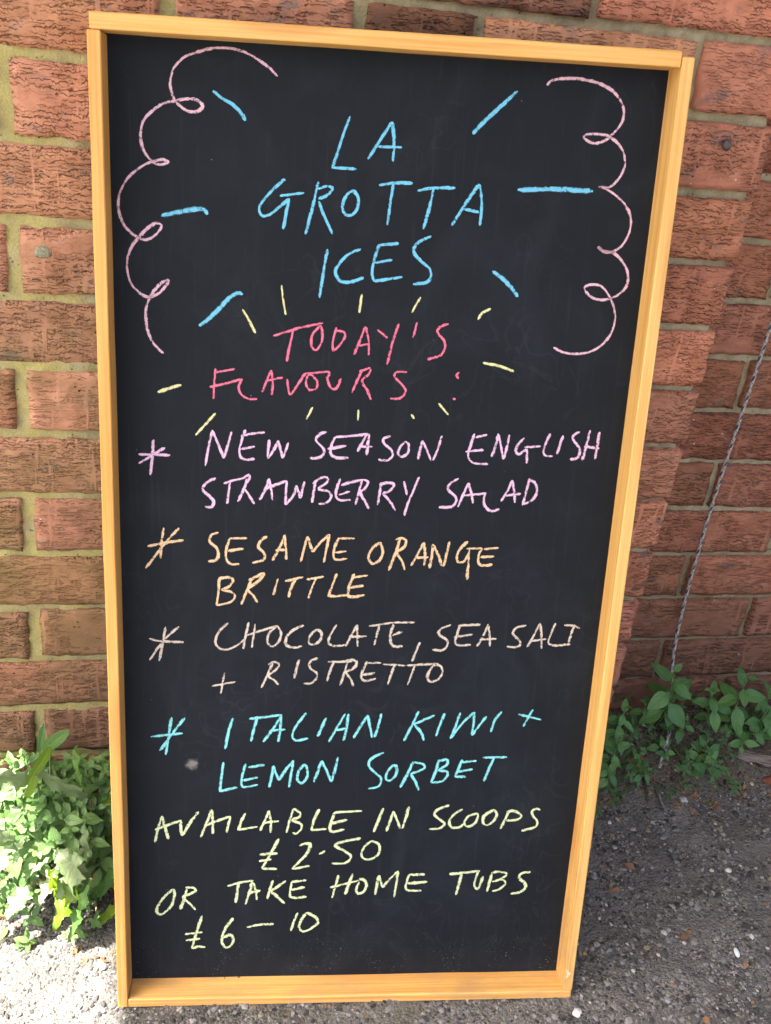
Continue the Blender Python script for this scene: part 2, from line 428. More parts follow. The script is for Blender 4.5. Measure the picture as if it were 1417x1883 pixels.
M_BRICK = mat_brick(); M_MORTAR = mat_mortar(); M_WOOD = mat_wood(); M_BOARD = mat_board()
M_GROUND = mat_ground(); M_STONE = mat_stone(); M_ROPE = mat_rope()
M_LEAF = mat_leaf('pellitory_leaf', (0.070, 0.170, 0.045), (0.210, 0.370, 0.110), (0.26, 0.40, 0.17))
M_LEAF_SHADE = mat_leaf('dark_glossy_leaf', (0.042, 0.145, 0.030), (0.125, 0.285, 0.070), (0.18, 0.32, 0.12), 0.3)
M_COVER = mat_leaf('creeper_leaf_shaded', (0.034, 0.092, 0.024), (0.085, 0.180, 0.052), (0.09, 0.16, 0.07), 0.2)  # darker green: deep shade between the low leaves is put into the colour
M_PALE = mat_leaf('sow_thistle_leaf_sunlit', (0.15, 0.25, 0.10), (0.34, 0.42, 0.24), (0.30, 0.20, 0.17), 0.35)  # pale because sun glare on these leaves is put into the colour
M_LIME = mat_leaf('sow_thistle_leaf_lime', (0.11, 0.22, 0.012), (0.22, 0.34, 0.02), (0.30, 0.40, 0.10), 0.55)
M_GREEN = mat_leaf('sow_thistle_leaf_green', (0.060, 0.160, 0.035), (0.13, 0.26, 0.06), (0.22, 0.30, 0.14), 0.4)
M_STEM = mat_plain('plant_stem', (0.16, 0.13, 0.06), 0.6)
M_STEMG = mat_plain('green_stem', (0.10, 0.16, 0.05), 0.6)
CH = dict(pink=(0.78, 0.50, 0.60), blue=(0.16, 0.56, 0.80), yellow=(0.80, 0.78, 0.38), red=(0.80, 0.17, 0.28),
          lilac=(0.80, 0.52, 0.72), peach=(0.82, 0.56, 0.32), cream=(0.66, 0.56, 0.46), teal=(0.24, 0.72, 0.76), lime=(0.72, 0.80, 0.46))
M_CHALK = {k: mat_chalk(k, tuple(q * 0.92 + 0.03 for q in v), 0.03 if k in ('pink', 'cream') else 0.0) for k, v in CH.items()}

# ------------------------------------------------------------------ ground
T_SL = math.tan(math.radians(2.733))
def ground_z(x, y):
    """height of the pavement (numpy or scalar)"""
    x = np.asarray(x, float); y = np.asarray(y, float)
    z = -0.979 + T_SL * 3.0 * np.tanh((x - 0.208) / 3.0)
    near = sstep(4.0, 1.5, np.hypot(x - 0.6, y + 0.3))
    z = z + near * ((vnoise(x * 9, y * 9, 1) - 0.5) * 0.006 + (vnoise(x * 40, y * 40, 2) - 0.5) * 0.0040 + (vnoise(x * 120, y * 120, 3) - 0.5) * 0.0030)
    # soil banked into the recess and a little against the left wall
    bank = sstep(-0.05, 0.115, y) * sstep(0.80, 0.95, x) * sstep(2.6, 1.9, x) * 0.060
    bank = bank + sstep(-0.09, 0.0, y) * sstep(0.35, 0.15, x) * 0.016
    return z + bank * (0.75 + 0.5 * vnoise(x * 22, y * 22, 4))

def axis(lo, hi, step, far):
    a = list(np.arange(lo, hi + 1e-9, step)); s = step
    L = []; x = lo; s = step
    while x > -far: s *= 1.35; x -= s; L.append(x)
    R = []; x = hi; s = step
    while x < far: s *= 1.35; x += s; R.append(x)
    return np.array(L[::-1] + a + R)
gx = axis(-0.15, 1.35, 0.004, 60); gy = axis(-0.50, 0.13, 0.004, 60)
X, Y = np.meshgrid(gx, gy)
Zg = ground_z(X, Y)
g = link('ground', fast_mesh('ground', np.stack([X.ravel(), Y.ravel(), Zg.ravel()], 1), grid_faces(len(gx), len(gy))), M_GROUND)
g['kind'] = 'structure'

# loose and half-bedded aggregate
_t = (1 + 5 ** 0.5) / 2
ICO_V = np.array([(-1, _t, 0), (1, _t, 0), (-1, -_t, 0), (1, -_t, 0), (0, -1, _t), (0, 1, _t), (0, -1, -_t), (0, 1, -_t), (_t, 0, -1), (_t, 0, 1), (-_t, 0, -1), (-_t, 0, 1)], float)
ICO_V /= np.linalg.norm(ICO_V[0])
ICO_F = np.array([(0, 11, 5), (0, 5, 1), (0, 1, 7), (0, 7, 10), (0, 10, 11), (1, 5, 9), (5, 11, 4), (11, 10, 2), (10, 7, 6), (7, 1, 8), (3, 9, 4), (3, 4, 2), (3, 2, 6), (3, 6, 8), (3, 8, 9), (4, 9, 5), (2, 4, 11), (6, 2, 10), (8, 6, 7), (9, 8, 1)])
def pebbles(n):
    x = nrs.uniform(-0.25, 1.5, n); y = nrs.uniform(-0.60, 0.10, n)
    keep = (vnoise(x * 30, y * 30, 5) > 0.30) & ~((x > 0.2) & (x < 0.75) & (y > -0.2)) & ((x > 0.875) | (y < -0.004))
    x, y = x[keep], y[keep]; n = len(x)
    r = np.exp(nrs.normal(math.log(0.00150), 0.45, n)); r = np.clip(r, 0.0008, 0.0050)
    s = nrs.uniform(0.6, 1.35, (n, 3)); s[:, 2] *= 0.62
    j = 1 + nrs.uniform(-0.28, 0.28, (n, 12))
    a = nrs.uniform(0, 6.283, n)
    V = ICO_V[None] * j[..., None] * (s * r[:, None])[:, None, :]
    ca, sa = np.cos(a)[:, None], np.sin(a)[:, None]
    Vx = V[..., 0] * ca - V[..., 1] * sa; Vy = V[..., 0] * sa + V[..., 1] * ca
    z = ground_z(x, y) + r * 0.05
    V = np.stack([Vx + x[:, None], Vy + y[:, None], V[..., 2] + z[:, None]], -1).reshape(-1, 3)
    F = (ICO_F[None] + 12 * np.arange(n)[:, None, None]).reshape(-1, 3)
    m = fast_mesh('gravel', V, F, smooth=False)
    tone = 0.028 + 0.25 * nrs.rand(n) ** 1.6
    col = np.stack([tone * nrs.uniform(0.95, 1.08, n), tone, tone * nrs.uniform(0.90, 1.10, n)], 1)
    k = nrs.rand(n)
    col[k < 0.012] = np.array([0.46, 0.45, 0.42])
    col[(k > 0.035) & (k < 0.045)] = np.array([0.26, 0.14, 0.07])
    col[(k > 0.06) & (k < 0.10)] = np.array([0.22, 0.20, 0.14])
    soil = (y > -0.03) & (x > 0.8) & (k > 0.06)
    col[soil] = col[soil] * np.array([1.0, 0.78, 0.58]) * 0.8
    at = m.color_attributes.new('tone', 'FLOAT_COLOR', 'POINT')
    c4 = np.ones((n, 12, 4), np.float32); c4[..., :3] = col[:, None, :]
    at.data.foreach_set('color', c4.ravel())
    return m
gv = link('gravel', pebbles(80000), M_STONE)
gv['kind'] = 'stuff'

# ------------------------------------------------------------------ brick wall
CO = 0.075                                   # one course
D_REC = 0.1096; X_EDGE = 0.873
def brick_mesh(w, h, d, seed):
    """front face at y=0 looking to -y, centred in x, z; ragged arrises, depth d"""
    nx = max(8, int(w / 0.0075)); nz = 10
    r = np.random.RandomState(seed)
    u = np.linspace(-1, 1, nx); v = np.linspace(-1, 1, nz)
    # denser near the arrises
    u = np.sign(u) * np.abs(u) ** 0.85; v = np.sign(v) * np.abs(v) ** 0.8
    U, V = np.meshgrid(u, v)
    x = U * w / 2; z = V * h / 2; s = seed * 3.1
    ed = np.minimum((1 - np.abs(U)) * w / 2, (1 - np.abs(V)) * h / 2)
    y = -0.0012 + (vnoise(x * 45 + s, z * 70 + s, 0) - 0.5) * 0.0030 + (vnoise(x * 150 + s, z * 240, 2) - 0.5) * 0.0022
    y = y + 0.0022 * np.clip(1 - ed / 0.0035, 0, 1) ** 2
    jz = (vnoise(x * 60 + s, np.sign(V) * 9 + 20, 1) - 0.5) * 0.0018 + (vnoise(x * 400 + s, np.sign(V) * 9 + 20, 6) - 0.5) * 0.0016
    jx = (vnoise(z * 90 + s, np.sign(U) * 9 + 20, 3) - 0.5) * 0.0032
    z = z + jz * np.abs(V) ** 4; x = x + jx * np.abs(U) ** 6
    P = np.stack([x, y, z], -1).reshape(-1, 3)
    F = [tuple(f) for f in grid_faces(nx, nz)]
    n0 = len(P)
    rim = [i for i in range(nx)] + [nx * k + nx - 1 for k in range(1, nz)] + [nx * (nz - 1) + i for i in range(nx - 2, -1, -1)] + [nx * k for k in range(nz - 2, 0, -1)]
    back = P[rim].copy(); back[:, 1] = d
    P = np.vstack([P, back]); k = len(rim)
    for i in range(k):
        j = (i + 1) % k
        F.append((rim[j], rim[i], n0 + i, n0 + j))
    m = mesh_of('brick', P, F)
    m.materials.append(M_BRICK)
    return m

_bc = {}
def get_brick(w, d, var):
    key = (round(w, 3), round(d, 3), var)
    if key not in _bc:
        _bc[key] = brick_mesh(w, 0.0655, d, 1 + len(_bc) * 3 + var)
    return _bc[key]

wall = empty('brick_wall', 'rough red brick wall with a stepped-back section on the right, mossy pale mortar joints', 'wall', (0, 0, -0.95))
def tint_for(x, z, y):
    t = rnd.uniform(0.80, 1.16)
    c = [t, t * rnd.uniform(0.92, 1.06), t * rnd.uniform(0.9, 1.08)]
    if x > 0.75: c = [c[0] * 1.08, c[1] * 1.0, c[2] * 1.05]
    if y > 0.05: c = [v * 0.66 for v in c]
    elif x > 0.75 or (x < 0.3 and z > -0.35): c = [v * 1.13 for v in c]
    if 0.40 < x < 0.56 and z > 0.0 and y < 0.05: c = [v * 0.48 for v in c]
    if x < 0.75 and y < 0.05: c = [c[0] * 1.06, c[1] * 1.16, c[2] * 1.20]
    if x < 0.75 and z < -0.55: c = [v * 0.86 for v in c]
    return (c[0], c[1], c[2], 1)

bricks = []
def course(y, z, joints, xmin, xmax):
    """joints: sorted joint centres; a brick between each two"""
    for a, b_ in zip(joints[:-1], joints[1:]):
        if b_ < xmin or a > xmax: continue
        jw = 0.0115 if y < 0.05 else 0.010
        if a < 0.3 and y < 0.05: jw = 0.0130
        bricks.append((a + jw / 2, b_ - jw / 2, y, z))

def flemish(start, direction, n, first='s'):
    out = [start]; cur = first
    for _ in range(n):
        out.append(out[-1] + direction * (0.225 if cur == 's' else 0.1145)); cur = 'h' if cur == 's' else 's'
    return out
# main face: course k lies between bed joints k and k+1 (bed joint k at z = -0.075 k)
for k in range(-8, 14):
    z = -CO * (k + 0.5)
    if k % 2 == 0:
        js = [0.110, 0.337, 0.450, 0.6525, X_EDGE + 0.0055]
        js = flemish(0.110, -1, 6, 's')[::-1][:-1] + js
    else:
        js = [0.253, 0.426, 0.541, 0.770, X_EDGE + 0.0055]
        js = flemish(0.253, -1, 7, 's')[::-1][:-1] + js
    course(0.0, z, js, -1.0, 2)
# recessed face
for k in range(-8, 13):
    z = -CO * (k + 0.5)
    odd = (k % 2 == 0)
    a = 0.998 if odd else 1.122
    js = flemish(a, 1, 6, 's' if odd else 's')
    back = [a - 0.225, ] if odd else [a - 0.2275]
    js = back + js
    if not odd: js = [0.79] + js
    js = sorted(js)
    course(D_REC, z, js, 0.8, 2.1)
lo_pts = []
rnd.shuffle(bricks)
bricks.sort(key=lambda q: (abs((q[0] + q[1]) / 2 - 0.55) > 1.0, q[3] > 0.32))
for i, (a, b_, y, z) in enumerate(bricks):
    w = b_ - a; d = 0.1025 if y < 0.05 else 0.07
    if y < 0.05 and b_ > X_EDGE - 0.02: d = 0.125
    o = link('brick', get_brick(w, d, rnd.randrange(3)), None, wall)
    o.location = ((a + b_) / 2, y + rnd.uniform(-0.0012, 0.0012), z + 0.95 + rnd.uniform(-0.0012, 0.0012))
    o.rotation_euler = (0, rnd.uniform(-0.006, 0.006), rnd.uniform(-0.004, 0.004))
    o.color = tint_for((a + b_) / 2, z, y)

def mortar_sheet(x0, x1, z0, z1, y, step, depth, base_y):
    nx = int((x1 - x0) / step) + 1; nz = int((z1 - z0) / step) + 1
    x = np.linspace(x0, x1, nx); z = np.linspace(z0, z1, nz); XX, ZZ = np.meshgrid(x, z)
    YY = y + (vnoise(XX * 60, ZZ * 60, 1) - 0.5) * 0.0030 + (vnoise(XX * 220, ZZ * 220, 4) - 0.5) * 0.0018
    YY = YY + base_y(XX, ZZ)
    P = np.stack([XX.ravel(), YY.ravel(), ZZ.ravel()], 1)
    F = grid_faces(nx, nz)
    rim = list(range(nx)) + [nx * k + nx - 1 for k in range(1, nz)] + [nx * (nz - 1) + i for i in range(nx - 2, -1, -1)] + [nx * k for k in range(nz - 2, 0, -1)]
    bk = P[rim].copy(); bk[:, 1] = y + depth; n0 = len(P); k = len(rim)
    S = np.array([(rim[(i + 1) % k], rim[i], n0 + i, n0 + (i + 1) % k) for i in range(k)])
    return np.vstack([P, bk]), np.vstack([F, S])
V1, F1 = mortar_sheet(-1.30, X_EDGE - 0.006, -1.02, 0.62, 0.0042, 0.0048, 0.11, lambda x, z: 0.0050 * sstep(0.3, 0.75, x) - 0.0012 * sstep(0.3, 0.1, x))
V2, F2 = mortar_sheet(0.80, 2.15, -1.02, 0.62, D_REC + 0.0080, 0.0055, 0.06, lambda x, z: 0 * x)
mo = link('mortar', fast_mesh('mortar', np.vstack([V1, V2]), np.vstack([F1, F2 + len(V1)])), M_MORTAR, wall)
mo.location = (0, 0, 0.95)

# upper wall above the picture: plain masonry band carrying the added canopy
def box(x0, x1, y0, y1, z0, z1):
    V = [(x, y, z) for x in (x0, x1) for y in (y0, y1) for z in (z0, z1)]
    F = [(0, 1, 3, 2), (4, 6, 7, 5), (0, 4, 5, 1), (2, 3, 7, 6), (0, 2, 6, 4), (1, 5, 7, 3)]
    return V, F
V, F = box(-1.3, 2.15, 0.004, 0.16, 0.625, 2.4)
up = link('upper_masonry', mesh_of('upper_masonry', V, F, False), M_MORTAR, wall); up.location = (0, 0, 0.95)

# lichen patch, masonry nail and bits on the wall
def blob(name, c, rx, ry, rz, mat, seed, parent=None, n=(14, 8), amp=0.35):
    V = []; F = []
    for j in range(n[1] + 1):
        t = math.pi * j / n[1]
        for i in range(n[0]):
            p = 2 * math.pi * i / n[0]
            k = 1 + amp * (float(vnoise(math.cos(p) * math.sin(t) * 2 + seed * 5 + 9, math.sin(p) * math.sin(t) * 2 + math.cos(t) * 2 + 9, seed)) - 0.5) * 2
            V.append((rx * k * math.sin(t) * math.cos(p), ry * k * math.sin(t) * math.sin(p), rz * k * math.cos(t)))
    for j in range(n[1]):
        for i in range(n[0]):
            a = j * n[0] + i; b_ = j * n[0] + (i + 1) % n[0]
            F.append((a, b_, b_ + n[0], a + n[0]))
    o = link(name, mesh_of(name, V, F), mat, parent); o.location = c
    return o
M_LICH = mat_plain('grey_lichen', (0.27, 0.27, 0.19), 0.95, 0.1, 500, 0.4, 0.0012)
o = blob('lichen_patch', (0.137, -0.0015, -0.176 + 0.95), 0.0095, 0.0022, 0.0075, M_LICH, 2, wall, amp=0.5)
M_IRON = mat_plain('rusty_iron', (0.045, 0.032, 0.030), 0.32, 0.8, 600, 0.5, 0.0005)
nail = empty('masonry_nail', 'dark rusty nail head driven into the brick right of the board top corner', 'nail', (0.8205, 0.0, -0.0235))
o = blob('head', (0, -0.0065, 0), 0.0052, 0.0030, 0.0058, M_IRON, 4, nail, amp=0.18)
def tube(name, pts, radii, mat, parent=None, sides=8, uv=False):
    pts = [Vector(p) for p in pts]; V = []; F = []; L = [0.0]
    for a, b_ in zip(pts[:-1], pts[1:]): L.append(L[-1] + (b_ - a).length)
    up_ = Vector((0.13, 0.31, 0.94))
    for i, p in enumerate(pts):
        d = (pts[min(i + 1, len(pts) - 1)] - pts[max(i - 1, 0)]).normalized()
        s = d.cross(up_)
        if s.length < 1e-3: s = d.cross(Vector((1, 0, 0)))
        s.normalize(); t = s.cross(d)
        r = radii[i] if hasattr(radii, '__len__') else radii
        for k in range(sides):
            q = 2 * math.pi * k / sides
            V.append(p + s * (r * math.cos(q)) + t * (r * math.sin(q)))
    for i in range(len(pts) - 1):
        for k in range(sides):
            F.append((i * sides + k, i * sides + (k + 1) % sides, (i + 1) * sides + (k + 1) % sides, (i + 1) * sides + k))
    F.append(tuple(range(sides))[::-1]); F.append(tuple((len(pts) - 1) * sides + k for k in range(sides)))
    m = mesh_of(name, V, F)
    if uv:
        ul = m.uv_layers.new(name='UVMap'); li = 0
        for i in range(len(pts) - 1):
            for k in range(sides):
                for (a, c) in ((k, i), (k + 1, i), (k + 1, i + 1), (k, i + 1)):
                    ul.data[li].uv = (a / sides, L[c]); li += 1
    return link(name, m, mat, parent)
tube('shank', [(0, -0.005, 0), (0.0003, 0.012, -0.0004)], 0.0022, M_IRON, nail)

def spline(pts, n):
    pts = [Vector(p) for p in pts]; out = []
    P = [pts[0] * 2 - pts[1]] + pts + [pts[-1] * 2 - pts[-2]]
    for i in range(1, len(P) - 2):
        for k in range(n):
            t = k / n; a, b_, c, d = P[i - 1], P[i], P[i + 1], P[i + 2]
            out.append(0.5 * ((2 * b_) + (c - a) * t + (2 * a - 5 * b_ + 4 * c - d) * t * t + (3 * b_ - a - 3 * c + d) * t ** 3))
    out.append(pts[-1]); return out

# ------------------------------------------------------------------ the chalkboard
BW, BH, DEP, WS, WT, WB = 0.5317, 1.0445, 0.0336, 0.0115, 0.0135, 0.0105
BD = DEP + 0.008
def eul(a, b_, c):
    return Matrix.Rotation(a, 4, 'Z') @ Matrix.Rotation(b_, 4, 'X') @ Matrix.Rotation(c, 4, 'Y')
board = empty('chalkboard', 'tall blackboard in a varnished pine frame leaning on the wall, chalked with ice cream flavours', 'blackboard')
board.matrix_world = Matrix.Translation((0.20825077, -0.25753966, -0.97840856)) @ eul(-0.12753814, -0.20216649, -0.04835942)

def rail(name, L, w, d, seed, tint):
    """bevelled stick along its own z axis, 0..L, x 0..w, y 0..d"""
    bv = 0.0009; nz = 40
    prof = [(bv, 0), (w - bv, 0), (w, bv), (w, d - bv), (w - bv, d), (bv, d), (0, d - bv), (0, bv)]
    V = []; F = []
    zs = [0, bv] + list(np.linspace(0.01, L - 0.01, nz)) + [L - bv, L]
    for i, z in enumerate(zs):
        sc = bv if i in (0, len(zs) - 1) else 0
        for (x, y) in prof:
            wob = (float(vnoise(z * 14 + seed * 7, x * 60 + y * 20 + 3, 3)) - 0.5) * 0.0007
            xx = min(max(x, sc), w - sc); yy = min(max(y, sc), d - sc)
            V.append((xx + wob, yy + wob, z))
    n = 8
    for i in range(len(zs) - 1):
        for k in range(n):
            F.append((i * n + k, i * n + (k + 1) % n, (i + 1) * n + (k + 1) % n, (i + 1) * n + k))
    F.append(tuple(range(n))[::-1]); F.append(tuple((len(zs) - 1) * n + k for k in range(n)))
    o = link(name, mesh_of(name, V, F, False), M_WOOD, board)
    o.color = tint
    return o
r = rail('side_rail', BH - WT - 0.0006, WS, BD, 1, (0.96, 0.87, 0.76, 1)); r.location = (0, 0, 0)
r['label'] = 'left side rail, darker orange towards its foot'
r = rail('side_rail', BH - 0.0045 - WB - 0.0004, WS, BD, 2, (1.08, 1.10, 1.12, 1)); r.location = (BW - WS, 0, WB + 0.0004)
r['label'] = 'right side rail with a chipped foot'
RX = Matrix.Rotation(math.pi / 2, 4, 'Y')
def lay(o, x0, z0, w):
    # rail local z -> board +x ; local x -> board -z
    o.matrix_local = Matrix.Translation((x0, 0, z0 + w)) @ RX
r = rail('top_rail', BW - WS - 0.0025 - 0.0005, WT, BD + 0.0004, 3, (1.04, 1.02, 0.98, 1)); lay(r, 0.0022, BH - WT, WT)
r = rail('bottom_rail', BW - WS - 0.0008, WB, BD + 0.0002, 4, (1.0, 0.97, 0.95, 1)); lay(r, WS + 0.0004, 0.0, WB)
V, F = box(WS - 0.003, BW - WS + 0.003, DEP, DEP + 0.005, WB - 0.003, BH - WT + 0.003)
panel = link('panel', mesh_of('panel', V, F, False), M_BOARD, board)
# splintered chip on the right foot: raw wood
M_RAW = mat_plain('raw_splintered_wood', (0.74, 0.62, 0.42), 0.8, 0.2, 700, 0.2, 0.0006)
def chip_mesh():
    pts = [(0.0, -0.006), (0.0015, -0.0015), (-0.0006, 0.0075), (0.0022, 0.004), (0.0058, 0.001), (0.0040, -0.0018), (0.0026, -0.0045)]
    V = [(x, -0.0005, z) for x, z in pts] + [(x * 0.9 + 0.0004, 0.0012, z * 0.9) for x, z in pts]
    n = len(pts)
    F = [tuple(range(n))[::-1], tuple(range(n, 2 * n))] + [(i, (i + 1) % n, n + (i + 1) % n, n + i) for i in range(n)]
    return mesh_of('chip', V, F, False)
c = link('chip', chip_mesh(), M_RAW, board); c.location = (BW - WS + 0.0016, 0.0, 0.0355)

def ribbon(pts, w, mid, seed):
    """pts 2-D metres; returns verts, faces, uv for a chalk stroke lying on the panel"""
    P = [Vector((x, 0, z)) for x, z in pts]
    if len(P) >= 3: P = spline(P, 8)
    else: P = [P[0].lerp(P[1], t / 10) for t in range(11)]
    V = []; F = []; UV = []
    n = len(P); tot = sum((b_ - a).length for a, b_ in zip(P[:-1], P[1:])); acc = 0
    for i, p in enumerate(P):
        if i: acc += (p - P[i - 1]).length
        d = (P[min(i + 1, n - 1)] - P[max(i - 1, 0)])
        if d.length < 1e-9: d = Vector((1, 0, 0))
        d.normalize(); s = Vector((-d.z, 0, d.x))
        e = min(acc, tot - acc) / (w * 0.5)
        hw = w * 0.5 * (0.72 + 0.52 * float(vnoise(acc * 70 + seed, seed * 1.7 + 4, 2))) * (0.45 + 0.55 * min(1, e))
        for u in (-1, 0, 1):
            V.append((p.x + s.x * hw * u, mid, p.z + s.z * hw * u)); UV.append((u, acc / 0.01))
    for i in range(n - 1):
        for k in range(2):
            a = i * 3 + k; F.append((a, a + 1, a + 4, a + 3))
    return V, F, UV

